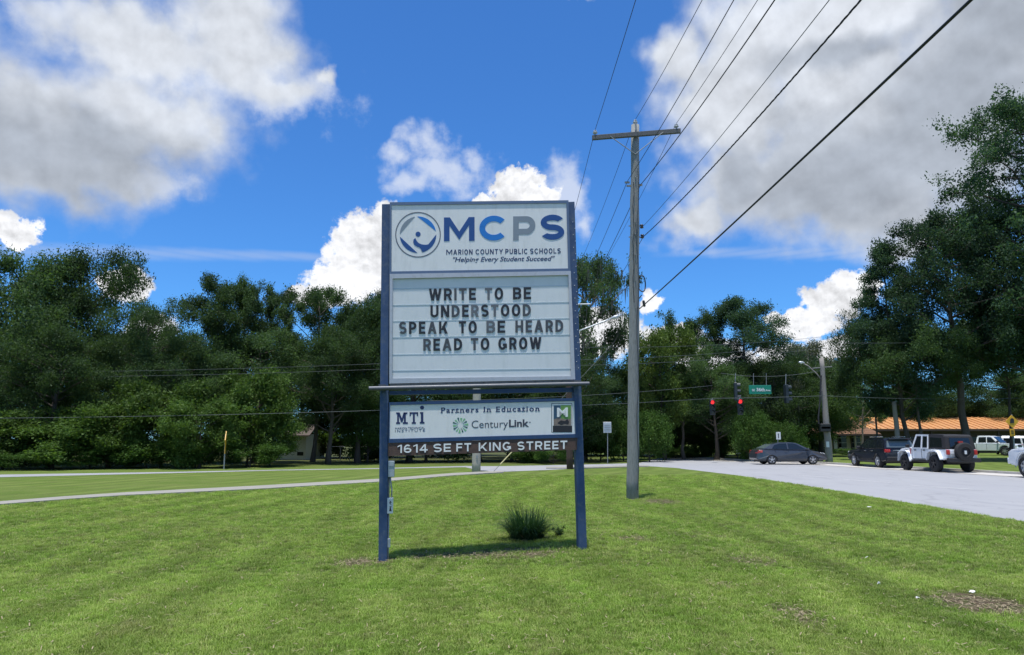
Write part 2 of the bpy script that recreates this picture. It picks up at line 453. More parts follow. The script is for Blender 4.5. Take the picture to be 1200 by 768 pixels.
def grass_colour(N, pos, rnd=None):
    """mown lawn colour from the world position: mowing stripes, drier and lusher patches"""
    sp = N.n('ShaderNodeSeparateXYZ'); N.t.links.new(pos, sp.inputs[0])
    yy = N.m('SUBTRACT', sp.outputs[1], 9.0); wob = N.m('ADD', N.m('MULTIPLY', N.m('SUBTRACT', N.noise(pos, 0.16, 2, 0.5), 0.5), 2.6), N.m('MULTIPLY', N.m('MULTIPLY', yy, yy), -0.007))
    st = N.m('SINE', N.m('MULTIPLY', N.m('ADD', N.m('ADD', sp.outputs[0], wob), N.m('MULTIPLY', sp.outputs[1], 0.08)), 5.3))
    st = N.m('MULTIPLY', st, N.ss(N.noise(pos, 0.35, 2, 0.5), 0.35, 0.6))
    a = N.noise(pos, 0.55, 5, 0.62); b_ = N.noise(pos, 3.1, 5, 0.65); c_ = N.noise(pos, 24.0, 3, 0.6)
    base = N.mix(N.ss(a, 0.30, 0.72), (0.112, 0.176, 0.028), (0.164, 0.212, 0.050))
    base = N.mix(N.m('MULTIPLY', N.ss(b_, 0.50, 0.78), 0.55), base, (0.170, 0.195, 0.070))
    base = N.mix(N.m('MULTIPLY', N.ss(b_, 0.46, 0.24), 0.50), base, (0.062, 0.108, 0.020))
    base = N.mix(N.m('MULTIPLY', N.ss(c_, 0.50, 0.80), 0.35), base, (0.20, 0.235, 0.06))
    base = N.mix(N.m('MULTIPLY', N.ss(N.noise(pos, 1.3, 4, 0.6), 0.56, 0.74), 0.45), base, (0.165, 0.150, 0.070))
    if rnd is not None: base = N.mix(N.m('MULTIPLY', N.m('GREATER_THAN', rnd, 0.86), 0.6), base, (0.24, 0.225, 0.105))
    k = N.m('MULTIPLY_ADD', st, 0.17, 1.03)
    if rnd is not None: k = N.m('MULTIPLY', k, N.m('MULTIPLY_ADD', N.m('FRACT', N.m('MULTIPLY', rnd, 17.3)), 1.05, 1.15))
    cc = N.n('ShaderNodeCombineXYZ')
    for i in range(3): N.t.links.new(k, cc.inputs[i])
    return N.mix(1.0, base, cc.outputs[0], 'MULTIPLY')

def ground_material():
    m_, N, b = mat_new('lawn_ground')
    g = N.n('ShaderNodeNewGeometry'); pos = g.outputs['Position']
    c = grass_colour(N, pos)
    sp = N.n('ShaderNodeSeparateXYZ'); N.t.links.new(pos, sp.inputs[0])
    # near the camera the soil and thatch under the blades; far away the blades themselves
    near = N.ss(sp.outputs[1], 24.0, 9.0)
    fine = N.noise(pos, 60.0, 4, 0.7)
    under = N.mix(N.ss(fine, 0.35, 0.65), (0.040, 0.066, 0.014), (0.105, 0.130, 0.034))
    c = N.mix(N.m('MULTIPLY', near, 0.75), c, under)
    grain = N.m('MULTIPLY_ADD', N.noise(N.v('MULTIPLY', pos, (1, 0.35, 1)), 30.0, 5, 0.75), 0.95, 0.30)
    cc = N.n('ShaderNodeCombineXYZ')
    for i in range(3): N.t.links.new(grain, cc.inputs[i])
    c = N.mix(1.0, c, cc.outputs[0], 'MULTIPLY')
    soil = N.mix(N.noise(pos, 22, 6, 0.7), (0.040, 0.028, 0.018), (0.165, 0.120, 0.080))
    c = N.mix(ground_mask_nodes(N, pos), c, soil)
    # leaf litter and bare soil under the wood
    wood = N.m('MULTIPLY', N.ss(N.m('ADD', sp.outputs[1], N.m('MULTIPLY', N.noise(pos, 0.3, 4, 0.6), 8.0)), 46.0, 60.0), N.ss(sp.outputs[0], 12.0, 4.0))
    c = N.mix(N.m('MULTIPLY', wood, 0.7), c, N.mix(N.noise(pos, 5, 5, 0.7), (0.030, 0.035, 0.014), (0.075, 0.060, 0.032)))
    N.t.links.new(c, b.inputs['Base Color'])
    b.inputs['Roughness'].default_value = 0.95
    b.inputs['Specular IOR Level'].default_value = 0.15
    bp = N.n('ShaderNodeBump'); bp.inputs['Strength'].default_value = 0.8; bp.inputs['Distance'].default_value = 0.03
    N.t.links.new(N.noise(pos, 35.0, 6, 0.75), bp.inputs['Height'])
    N.t.links.new(bp.outputs[0], b.inputs['Normal'])
    return m_

def make_ground():
    def axis(lo, hi, n0, far):
        a = list(np.linspace(lo, hi, n0))
        step = (hi - lo) / (n0 - 1)
        x = hi; s = step
        while x < far: s *= 1.35; x += s; a.append(x)
        x = lo; s = step
        while x > -far: s *= 1.35; x -= s; a.insert(0, x)
        return a
    xs = axis(-16, 18, 70, 1200); ys = axis(0, 40, 82, 1200)
    v = []
    for y in ys:
        for x in xs:
            z = lawn_height(x, y)
            z += 0.018 * noise.noise(Vector((x * 0.5, y * 0.5, 0))) if (abs(x) < 16 and 0 < y < 19 and x < 8.0) else 0.0
            v.append((x, y, z))
    nx = len(xs)
    f = [(j * nx + i, j * nx + i + 1, (j + 1) * nx + i + 1, (j + 1) * nx + i) for j in range(len(ys) - 1) for i in range(nx - 1)]
    mb = MB(); mb.add(v, f)
    o = mb.build('ground', ground_material(), smooth=True)
    tag(o, kind='structure')
make_ground()

def asphalt():
    m_, N, b = mat_new('old_asphalt')
    g = N.n('ShaderNodeNewGeometry'); pos = g.outputs['Position']
    a = N.noise(pos, 0.25, 4, 0.6); f = N.noise(pos, 90, 3, 0.7); s = N.noise(N.v('MULTIPLY', pos, (1.0, 0.15, 1)), 1.6, 5, 0.6)
    c = N.mix(a, (0.285, 0.288, 0.300), (0.365, 0.368, 0.378))
    c = N.mix(N.m('MULTIPLY', N.ss(s, 0.52, 0.72), 0.45), c, (0.19, 0.195, 0.21))
    c = N.mix(N.m('MULTIPLY', f, 0.35), c, (0.16, 0.16, 0.17))
    vor = N.n('ShaderNodeTexVoronoi', feature='DISTANCE_TO_EDGE')
    N.put(vor.inputs['Vector'], N.v('ADD', N.v('MULTIPLY', pos, (1, 0.5, 1)), N.v('MULTIPLY', N.noise(pos, 1.1, 5, 0.6, col=True), (1.5, 1.5, 0)))); vor.inputs['Scale'].default_value = 0.28
    c = N.mix(N.m('MULTIPLY', N.ss(vor.outputs['Distance'], 0.012, 0.002), 0.22), c, (0.12, 0.12, 0.125))
    N.t.links.new(c, b.inputs['Base Color']); b.inputs['Roughness'].default_value = 0.9
    bp = N.n('ShaderNodeBump'); bp.inputs['Strength'].default_value = 0.5; bp.inputs['Distance'].default_value = 0.008
    N.t.links.new(f, bp.inputs['Height']); N.t.links.new(bp.outputs[0], b.inputs['Normal'])
    return m_
M['asphalt'] = asphalt()
M['concrete'] = paint('old_concrete', (0.27, 0.258, 0.225), 0.9, 0, 0.18, 0.8, (0.22, 0.20, 0.16), 0.5, 0.5, 50)
M['kerb_conc'] = paint('kerb_concrete', (0.50, 0.475, 0.44), 0.9, 0, 0.12, 0.8, (0.30, 0.27, 0.23), 0.5, 0.4, 50)
M['yellow_line'] = paint('worn_yellow_paint', (0.42, 0.36, 0.26), 0.8, 0, 0.3, 2, (0.30, 0.30, 0.31), 0.8)
M['white_line'] = paint('worn_white_paint', (0.52, 0.52, 0.52), 0.8, 0, 0.2, 2, (0.30, 0.30, 0.31), 0.7)

def sheet(name, pts, z, mat, kind='structure', thick=0.0):
    """a flat polygon lying at height z, given by its outline"""
    bm = bmesh.new()
    vs = [bm.verts.new((p[0], p[1], z)) for p in pts]
    fc = bm.faces.new(vs)
    if fc.normal.z < 0: fc.normal_flip()
    if thick:
        r = bmesh.ops.extrude_face_region(bm, geom=[fc])
        for e in r['geom']:
            if isinstance(e, bmesh.types.BMVert): e.co.z -= thick
        bmesh.ops.recalc_face_normals(bm, faces=bm.faces)
    bmesh.ops.triangulate(bm, faces=[f for f in bm.faces if len(f.verts) > 4])
    me = bpy.data.meshes.new(name); bm.to_mesh(me); bm.free()
    me.materials.append(mat)
    o = link_mesh(name, me); tag(o, kind=kind); return o

def ribbon(name, a, b, z, mat, thick=0.0, parent=None):
    """strip between two lines with the same number of points"""
    mb = MB(); n = len(a)
    vs = [(p[0], p[1], z) for p in a] + [(p[0], p[1], z) for p in b]
    fs = [(i, i + 1, n + i + 1, n + i) for i in range(n - 1)]
    if thick:
        vs += [(p[0], p[1], z - thick) for p in a] + [(p[0], p[1], z - thick) for p in b]
        fs += [(i, i + 1, 2 * n + i + 1, 2 * n + i) for i in range(n - 1)] + [(n + i, n + i + 1, 3 * n + i + 1, 3 * n + i) for i in range(n - 1)]
        fs += [(0, n, 3 * n, 2 * n), (n - 1, 2 * n - 1, 4 * n - 1, 3 * n - 1)]
    mb.add(vs, fs)
    o = mb.build(name, mat, parent)
    if parent is None: tag(o, kind='structure')
    return o

gp = lambda lst: [G(x, y) for x, y in lst]
def dens(pts, k=8, jit=0.0, seed=1):
    rg = random.Random(seed); out = []
    for i in range(len(pts) - 1):
        for j in range(k):
            t = j / k; p = Vector(pts[i]).lerp(Vector(pts[i + 1]), t)
            if jit and (i or j): p = p + Vector((rg.uniform(-jit, jit), rg.uniform(-jit, jit), 0))
            out.append(p)
    out.append(Vector(pts[-1])); return out

road_near = [Vector((11.6, -30, 0)), Vector((11.2, 2, 0))] + gp([(1200, 612), (1060, 589), (940, 569), (850, 555.5), (790, 548.5), (745, 545.6)])
road_near = dens(road_near, 10, 0.05)
far_line = gp([(745, 543.6), (757, 541.0), (772, 537.2), (800, 536.4), (838, 538.4), (880, 541.0), (960, 543.5), (1040, 548), (1120, 552.3), (1200, 556.8)])
fdir = (far_line[-1] - far_line[-3]).normalized()
far_line += [far_line[-1] + fdir * 12, Vector((44, 8, 0)), Vector((58, -30, 0))]
sheet('road', road_near + far_line, 0.004, M['asphalt'])
# cross street running off to the left
st_lo = gp([(-260, 568), (-100, 562.5), (0, 559.6), (200, 554.8), (330, 551.6), (440, 549.8), (545, 547.8), (562, 551.6), (585, 553.3), (640, 551.2), (700, 548.0), (762, 545.4)])
st_hi = gp([(-260, 563), (-100, 559.2), (0, 556.6), (200, 553.4), (330, 550.8), (440, 549.0), (545, 546.4), (562, 546.6), (585, 546.6), (640, 545.6), (700, 544.4), (762, 542.6)])
ribbon('street', st_lo, st_hi, 0.008, M['asphalt'])
sw_lo = gp([(-300, 628), (-150, 605), (0, 593.0), (75, 587.0), (150, 581.8), (300, 574.6), (450, 565.6), (530, 558.4), (575, 555.4), (590, 554.6)])
sw_hi = gp([(-300, 622), (-150, 601), (0, 589.6), (75, 583.6), (150, 578.6), (300, 570.8), (450, 562.2), (530, 555.6), (575, 553.3), (590, 552.9)])
SW = ribbon('sidewalk', dens(sw_lo, 5), dens(sw_hi, 5), 0.045, M['concrete'], 0.05)
c2_lo = gp([(640, 549.6), (680, 549.6), (745, 547.6), (760, 547.6)]); c2_hi = gp([(640, 548.0), (680, 548.2), (745, 546.2), (760, 546.2)])
ribbon('pavement', dens(c2_lo, 3), dens(c2_hi, 3), 0.05, M['concrete'], 0.05)
# pale concrete gutter and kerb on the far side, under the cars
fl = far_line[3:11]
def offs(line, d):
    out = []
    for i, p in enumerate(line):
        t = (line[min(i + 1, len(line) - 1)] - line[max(i - 1, 0)]).normalized()
        out.append(p + Vector((-t.y, t.x, 0)) * d)
    return out
ribbon('gutter', offs(fl, -1.7), offs(fl, -0.02), 0.009, M['kerb_conc'])
ribbon('kerb', offs(fl, 0.0), offs(fl, 0.22), 0.12, M['kerb_conc'], 0.13)
ribbon('lane_line', offs(fl, -2.05), offs(fl, -1.9), 0.012, M['yellow_line'])
# faint worn lane dashes
for k, (x, y) in enumerate([(1140, 574), (1045, 566), (975, 560)]):
    p = G(x, y); t = Vector((-0.35, 0.94, 0)); s = Vector((0.94, 0.35, 0)) * 0.06
    sheet('lane_mark', [p - s, p + s, p + s + t * 2.4, p - s + t * 2.4], 0.0085, M['white_line'])

# ================================================================== the school sign
Yl = G(449, 659).y
Yr = Yl * 1.034
SA = P(449, 500, Yl); SB = P(682, 500, Yr)
s_u = Vector((SB.x - SA.x, SB.y - SA.y, 0)).normalized()
s_n = Vector((s_u.y, -s_u.x, 0))              # towards the camera
SO = Vector((SA.x, SA.y, 0))
def Q(px, py, off=0.0):
    d = ray(px, py)
    t = (SO - Vector((0, 0, EYE))).dot(s_n) / d.dot(s_n)
    return Vector((0, 0, EYE)) + d * t + s_n * off
def Qr(px, py, off):           # where the line of sight meets a plane in front of the sign
    d = ray(px, py); e = Vector((0, 0, EYE))
    return e + d * ((SO + s_n * off - e).dot(s_n) / d.dot(s_n))
def quad(pts, o1, o0, mb=None):
    mb = mb or MB()
    return mb.slab([Q(x, y, o1) for x, y in pts], [Q(x, y, o0) for x, y in pts])
def lerp2(a, b, t): return (a[0] + (b[0] - a[0]) * t, a[1] + (b[1] - a[1]) * t)
def frame(mb, q, win, o1, o0):
    """frame between an outer quad and an inner quad"""
    for i in range(4):
        j = (i + 1) % 4
        quad([q[i], q[j], win[j], win[i]], o1, o0, mb)
    return mb

base_s = Vector(((SA.x + SB.x) / 2, (SA.y + SB.y) / 2, 0))
SIGN = empty('school_sign', base_s)
tag(SIGN, 'tall two-post school sign with blue posts and a changeable letter board on the lawn', 'sign')

quad([(447.8, 241), (457.2, 240.8), (453.8, 672), (443.6, 672)], 0.07, -0.08).build('post', M['navy'], SIGN, bevel=0.006)
pr = quad([(664.2, 238.3), (672.2, 238.0), (687.2, 656), (677.6, 656)], 0.07, -0.08).build('post', M['navy'], SIGN, bevel=0.006)
rv = MB()
for i in range(24):
    t = i / 23.0; y = 262 + t * 170
    x = 668.6 + (y - 262) * 0.026 + 2.6 + (1.2 if i % 2 else -1.0)
    rv.lathe(Q(x, y, 0.070), s_n, [(0, 0.006), (0.004, 0.0055), (0.006, 0.003)], 6)
tag(rv.build('bolt', M['sign_white'], pr), kind='stuff')

# --- lettering
_font_cache = {}
def glyph(s, bold=0.0, shear=0.0, space=1.0, depth=0.0):
    key = (s, bold, shear, space)
    if key in _font_cache: return _font_cache[key]
    cu = bpy.data.curves.new('text', 'FONT')
    cu.body = s; cu.size = 1.0; cu.offset = bold; cu.shear = shear; cu.space_character = space
    cu.resolution_u = 4; cu.extrude = 0.0; cu.fill_mode = 'FRONT'
    ob = bpy.data.objects.new('text', cu); COL.objects.link(ob)
    dg = bpy.context.evaluated_depsgraph_get(); dg.update()
    me = ob.evaluated_get(dg).to_mesh()
    vs = [(v.co.x, v.co.y) for v in me.vertices]; fs = [tuple(p.vertices) for p in me.polygons]
    ob.evaluated_get(dg).to_mesh_clear()
    bpy.data.objects.remove(ob); bpy.data.curves.remove(cu)
    _font_cache[key] = (vs, fs); return vs, fs

def solid(mb, vs, fs, mapf, o1, o0):
    """flat faces lifted to o1 with side walls down to o0"""
    cnt = {}
    for f in fs:
        for i in range(len(f)):
            e = (f[i], f[(i + 1) % len(f)]); k = (min(e), max(e)); cnt.setdefault(k, []).append(e)
    top = [mapf(x, y, o1) for x, y in vs]; bot = [mapf(x, y, o0) for x, y in vs]; n = len(vs)
    walls = [(e[0][0], e[0][1], e[0][1] + n, e[0][0] + n) for k, e in cnt.items() if len(e) == 1]
    mb.add(top + bot, list(fs) + walls)

CAP = None
def bounds(vs): xs = [v[0] for v in vs]; ys = [v[1] for v in vs]; return min(xs), max(xs), min(ys), max(ys)
_Hb = {}
def word(text, x0, x1, yb0, yb1, cap, parent, mats, name='letter', off=0.0, thick=0.004, bold=0.0, shear=0.0, space=1.0, single=False, bx=None, pick=None, mx=1.0):
    """set a word between two photo columns on a baseline; every letter its own object, or all one"""
    bk = (bold,)
    if bk not in _Hb: b = bounds(glyph('H', bold)[0]); _Hb[bk] = (b[2], b[3])
    hb, ht = _Hb[bk]
    full = bounds(glyph(text, bold, shear, space)[0])
    def mapper(x, y, o):
        t = (x - full[0]) / (full[1] - full[0])
        px = x0 + (x1 - x0) * t; base = yb0 + (yb1 - yb0) * t
        return Q(px, base - (y - hb) / (ht - hb) * cap, o)
    if single:
        vs, fs = glyph(text, bold, shear, space)
        mb = MB(); solid(mb, vs, fs, mapper, off + thick, off - 0.002)
        return tag(mb.build(name, mats, parent), kind='stuff')
    for i, ch in enumerate(text):
        if ch == ' ': continue
        vs, fs = glyph(ch, bold, shear)
        pre = bounds(glyph(text[:i + 1], bold, shear, space)[0])[1]
        dx = pre - bounds(vs)[1]
        mb = MB(); solid(mb, [(x + dx, y) for x, y in vs], fs, mapper, off + thick, off - 0.002)
        m_ = pick(ch, i) if pick else mats
        mb.build(name, m_, parent)


# strokes of a plain bold gothic alphabet, cap height 1
def gothic(ch, t, ws=1.0):
    """returns (width, list of quads) for one letter"""
    q = []
    def rc(x0, y0, x1, y1): q.append([(x0, y0), (x1, y0), (x1, y1), (x0, y1)])
    def dg(xb, xt, y0, y1, w): q.append([(xb, y0), (xb + w, y0), (xt + w, y1), (xt, y1)])
    def band(cx, cy, rx, ry, a0, a1, n=18, tt=None):
        tt = tt or t
        for i in range(n):
            a, b = R(a0 + (a1 - a0) * i / n), R(a0 + (a1 - a0) * (i + 1) / n)
            q.append([(cx + rx * math.cos(a), cy + ry * math.sin(a)), (cx + rx * math.cos(b), cy + ry * math.sin(b)),
                      (cx + (rx - tt) * math.cos(b), cy + (ry - tt) * math.sin(b)), (cx + (rx - tt) * math.cos(a), cy + (ry - tt) * math.sin(a))])
    if ch == 'I': w = t; rc(0, 0, t, 1)
    elif ch == 'T': w = .60 * ws; rc(0, 1 - t, w, 1); rc(w / 2 - t / 2, 0, w / 2 + t / 2, 1 - t)
    elif ch in 'EF':
        w = .54 * ws; rc(0, 0, t, 1); rc(t, 1 - t, w, 1); rc(t, .5 - t / 2, w * .92, .5 + t / 2)
        if ch == 'E': rc(t, 0, w, t)
    elif ch == 'H': w = .66 * ws; rc(0, 0, t, 1); rc(w - t, 0, w, 1); rc(t, .5 - t / 2, w - t, .5 + t / 2)
    elif ch == 'N': w = .68 * ws; rc(0, 0, t, 1); rc(w - t, 0, w, 1); dg(w - t * 1.15, 0, 0, 1, t * 1.15)
    elif ch == 'M':
        w = 1.14 * ws; rc(0, 0, t, 1); rc(w - t, 0, w, 1)
        q.append([(0, 1), (t * 1.05, 1), (w / 2, .40), (w / 2, .06)]); q.append([(w, 1), (w - t * 1.05, 1), (w / 2, .40), (w / 2, .06)])
    elif ch == 'W':
        w = .98 * ws; k = t * 1.02; f = w / 4
        dg(f * .92 - k * .2, 0, 0, 1, k); dg(f * .92 - k * .2, w / 2 - k / 2, 0, 1, k); dg(3 * f * 1.02 - k * .8, w / 2 - k / 2, 0, 1, k); dg(3 * f * 1.02 - k * .8, w - k, 0, 1, k)
    elif ch == 'A': w = .74 * ws; k = t * 1.1; dg(0, w / 2 - k / 2, 0, 1, k); dg(w - k, w / 2 - k / 2, 0, 1, k); rc(w * .26, .22, w * .74, .22 + t * .85)
    elif ch == 'K': w = .74 * ws; rc(0, 0, t, 1); dg(t * .75, w - t * 1.3, .30, 1, t * 1.15); dg(w - t * 1.2, t * 1.25, 0, .62, t * 1.15)
    elif ch in 'PR':
        w = .62 * ws; hb = .44 if ch == 'R' or ws < 1.2 else .36; rc(0, 0, t, 1); r = (1 - hb + t * .5) / 2; cx = w - r; cy = 1 - r
        rc(t, 1 - t, cx, 1); rc(t, 1 - 2 * r, cx, 1 - 2 * r + t); band(cx, cy, r, r, -90, 90)
        if ch == 'R': dg(w - t * 1.05, w * .42, 0, hb, t * 1.08)
    elif ch == 'B':
        w = .62 * ws; rc(0, 0, t, 1)
        r1 = (.5 + t / 2) / 2; cx = w - r1 - .02; rc(t, 1 - t, cx, 1); rc(t, .5 - t / 2, cx, .5 + t / 2); rc(t, 0, cx, t)
        band(cx, 1 - r1, r1, r1, -90, 90); band(cx + .02, r1, r1, r1, -90, 90)
    elif ch == 'D': w = .66 * ws; rc(0, 0, t, 1); rx = w * .62; cx = w - rx; rc(t, 1 - t, cx, 1); rc(t, 0, cx, t); band(cx, .5, rx, .5, -90, 90, 22)
    elif ch == 'O': w = .70 * ws; band(w / 2, .5, w / 2, .51, 0, 360, 36)
    elif ch == 'U': w = .66 * ws; r = w / 2; rc(0, r, t, 1); rc(w - t, r, w, 1); band(r, r, r, r, 180, 360)
    elif ch == 'C': w = .70 * ws; band(w / 2 + .02, .5, w / 2 + .02, .51, 42, 318, 30)
    elif ch == 'G': w = .72 * ws; band(w / 2, .5, w / 2, .51, 42, 345, 30); rc(w * .52, .50 - t * .95, w, .50); rc(w - t, .14, w, .50 - t * .95)
    elif ch == 'S':
        w = .62 * ws; ry = (1.02 + t) / 4; cx = w / 2
        band(cx, 1.01 - ry, w / 2, ry, 28, 270, 22); band(cx, ry - .01, w / 2, ry, -152, 90, 22)
    elif ch == 'L': w = .52 * ws; rc(0, 0, t, 1); rc(t, 0, w, t)
    elif ch == 'Y': w = .70 * ws; rc(w / 2 - t / 2, 0, w / 2 + t / 2, .46); dg(w / 2 - t * .55, 0, .42, 1, t * 1.1); dg(w / 2 - t * .55, w - t * 1.1, .42, 1, t * 1.1)
    elif ch == '1': w = .36 * ws; rc(w - t, 0, w, 1); q.append([(0, .70), (w - t, .86), (w - t, 1), (0, .84)])
    elif ch == '4': w = .66 * ws; rc(w * .60, 0, w * .60 + t, 1); rc(0, .22, w, .22 + t * .9); dg(0, w * .60 - t * .15, .22 + t * .6, 1, t * 1.1)
    elif ch == '6': w = .62 * ws; r = .31; band(w / 2, r, w / 2, r, 0, 360, 30); band(w / 2, .5, w / 2, .51, 50, 200, 18)
    return w, q

def gword(text, x0, x1, yb0, yb1, cap, parent, mats, off, t=.21, gap=.17, thick=0.003, pick=None, into=None):
    """a word in the gothic alphabet between two photo columns, each letter an object"""
    target = (x1 - x0) / cap; nat = sum(gothic(c_, t)[0] for c_ in text if c_ != 'I'); fixed = t * text.count('I')
    ws = max(.6, (target - gap * (len(text) - 1) - fixed) / max(nat, 1e-6))
    lay = []; x = 0.0
    for ch in text: w, q = gothic(ch, t, ws); lay.append((ch, x, q)); x += w + gap
    tot = x - gap
    for i, (ch, xo, q) in enumerate(lay):
        mb = into or MB()
        for k, poly in enumerate(q):
            def mp(v, o):
                f = (v[0] + xo) / tot; return Q(x0 + (x1 - x0) * f, yb0 + (yb1 - yb0) * f - v[1] * cap, o)
            o1 = off + thick + 0.00012 * (k % 7) + 0.0005 * (len(poly) == 4 and k > 20)
            mb.slab([mp(v, o1) for v in poly], [mp(v, off - 0.002) for v in poly])
        if into is None: mb.build('letter', pick(ch, i) if pick else mats, parent)

# --- header cabinet
HC = quad([(457.2, 240.6), (664.2, 238.2), (666.6, 318.8), (457.0, 322.6)], 0.085, -0.09)
HC = HC.build('header_cabinet', M['frame_blue'], SIGN, bevel=0.004)
of = 0.088
quad([(458.6, 243.2), (662.6, 240.6), (664.6, 316.4), (458.6, 320.0)], 0.0905, 0.08).build('face', M['face_white'], HC)
fr = MB(); frame(fr, [(457.0, 239.8), (664.6, 237.4), (667.0, 319.6), (456.6, 323.2)], [(459.2, 243.2), (662.2, 240.8), (664.2, 316.6), (459.0, 320.2)], 0.101, 0.086)
fr.build('face_trim', M['frame_blue'], HC)
O = 0.0905
gword('M', 520.0, 555.6, 284.9, 284.4, 27.6, HC, M['p_navy'], O, .235)
gword('C', 561.2, 593.6, 284.0, 283.7, 28.4, HC, M['p_blue'], O, .235)
gword('P', 600.4, 626.2, 283.9, 283.5, 27.9, HC, M['p_grey'], O, .235)
gword('S', 632.4, 659.8, 283.2, 282.9, 28.8, HC, M['p_navy'], O, .235)
ml = MB()
for (t_, xa0, xa1) in [('MARION', 522.7, 553.3), ('COUNTY', 556.7, 588.6), ('PUBLIC', 591.3, 617.2), ('SCHOOLS', 620.1, 655.7)]:
    yb = lambda x: 300.6 - (x - 522) * 0.0125
    gword(t_, xa0, xa1, yb(xa0), yb(xa1), 5.9, HC, None, O, .17, .20, 0.002, into=ml)
tag(ml.build('lettering', M['p_text'], HC), kind='stuff')
word('"Helping Every Student Succeed"', 530.6, 648.8, 308.9, 307.5, 5.4, HC, M['p_text'], 'slogan', off=O, bold=0.012, shear=0.25, single=True, thick=0.002)

lc = (489.9, 277.3)
def arc_pts(c, r, a0, a1, n): return [(c[0] + r * math.cos(a0 + (a1 - a0) * i / n), c[1] - r * math.sin(a0 + (a1 - a0) * i / n)) for i in range(n + 1)]
ring = MB(); A_ = arc_pts(lc, 26.5, 0, 2 * PI, 48); B_ = arc_pts(lc, 25.3, 0, 2 * PI, 48)
for i in range(48): quad([A_[i], A_[i + 1], B_[i + 1], B_[i]], O + 0.002, O - 0.002, ring)
ring.build('emblem_ring', M['p_ring'], HC)
lp = lambda pts: [(450 + x / 8.08, 235 + y / 8.08) for x, y in pts]
def segment(deg0, deg1, mat, inset=0.0):
    a0, a1 = R(deg0), R(deg1)
    pts = arc_pts(lc, 21.2, a0, a1, 14)
    c = [(sum(p[0] for p in pts) / 15), (sum(p[1] for p in pts) / 15)]
    quad(pts, O + 0.002, O - 0.002).build('emblem_segment', mat, HC)
segment(100, 179, M['p_grey'])
segment(11, 92, M['p_blue'])
segment(-174, -92, M['p_navy'])
segment(-78, 1, M['p_navy'])
quad(arc_pts((450 + 323 / 8.08, 235 + 337 / 8.08), 2.95, 0, 2 * PI, 18)[:-1], O + 0.002, O - 0.002).build('emblem_dot', M['p_navy'], HC)
sw1 = lp([(297, 372), (280, 388), (277, 412), (287, 436), (308, 452), (335, 462), (352, 480), (356, 500), (385, 492), (412, 470), (430, 430), (395, 437), (358, 433), (330, 422), (312, 404), (304, 388)])
quad(sw1, O + 0.003, O - 0.002).build('emblem_swoosh', M['p_navy'], HC)

# --- changeable letter board
BQ = [(457.0, 323.4), (667.0, 319.8), (672.2, 445.6), (456.6, 450.4)]
BD = quad(BQ, 0.08, -0.09).build('message_board', M['alu'], SIGN, bevel=0.004)
WIN = [(460.4, 328.6), (664.4, 324.4), (667.4, 441.8), (459.8, 444.6)]
frb = MB(); frame(frb, BQ, WIN, 0.112, 0.079); frb.build('face_trim', M['alu'], BD)
rows = [(328.6, 324.4), (340.2, 336.4), (359.3, 355.6), (378.0, 374.4), (396.8, 393.4), (416.8, 414.0), (435.4, 433.0), (444.6, 441.8)]
def edge(yl, yr):     # a row line inside the window
    tl = (yl - 328.6) / (444.6 - 328.6); tr = (yr - 324.4) / (441.8 - 324.4)
    return lerp2(WIN[0], WIN[3], tl), lerp2(WIN[1], WIN[2], tr)
for i in range(len(rows) - 1):
    a, b_ = edge(*rows[i]); c_, d_ = edge(*rows[i + 1])
    quad([a, b_, (d_[0], d_[1] - 0.25), (c_[0], c_[1] - 0.25)], 0.085 + 0.0008 * (i % 2), 0.075).build('face_strip', M['board_white'] if i % 3 else M['board_strip'], BD)
    if i < len(rows) - 2:
        tk = quad([(c_[0], c_[1] - 0.5), (d_[0], d_[1] - 0.5), (d_[0], d_[1] + 0.35), (c_[0], c_[1] + 0.35)], 0.0885, 0.078)
        tk.build('letter_track', M['track'], BD)
rgm = random.Random(5)
FADE = {'R', 'A', 'B', 'D', 'T'}
def pick(ch, i):
    if ch in FADE and rgm.random() < 0.62: return M['ink_fade'] if rgm.random() < 0.6 else M['ink_fade2']
    return M['ink'] if rgm.random() < 0.85 else M['ink_fade']
MO = 0.0895
for (t, x0, x1, y0, y1, cp) in [
        ('WRITE', 502.6, 557.2, 353.9, 353.1, 13.9), ('TO', 567.6, 588.8, 353.0, 352.7, 13.9), ('BE', 600.2, 621.2, 352.4, 352.1, 13.9),
        ('UNDERSTOOD', 504.3, 621.0, 373.4, 371.8, 14.0),
        ('SPEAK', 468.0, 524.6, 392.7, 392.2, 14.1), ('TO', 537.4, 558.2, 391.9, 391.6, 14.1), ('BE', 569.3, 591.2, 391.4, 391.2, 14.1), ('HEARD', 603.0, 658.6, 391.0, 390.2, 14.1),
        ('READ', 496.0, 541.2, 412.2, 411.6, 14.0), ('TO', 551.2, 572.8, 411.4, 411.1, 14.0), ('GROW', 583.2, 633.2, 410.9, 410.2, 14.0)]:
    gword(t, x0, x1, y0, y1, cp, BD, M['ink'], MO, .192, .20, 0.003, pick)

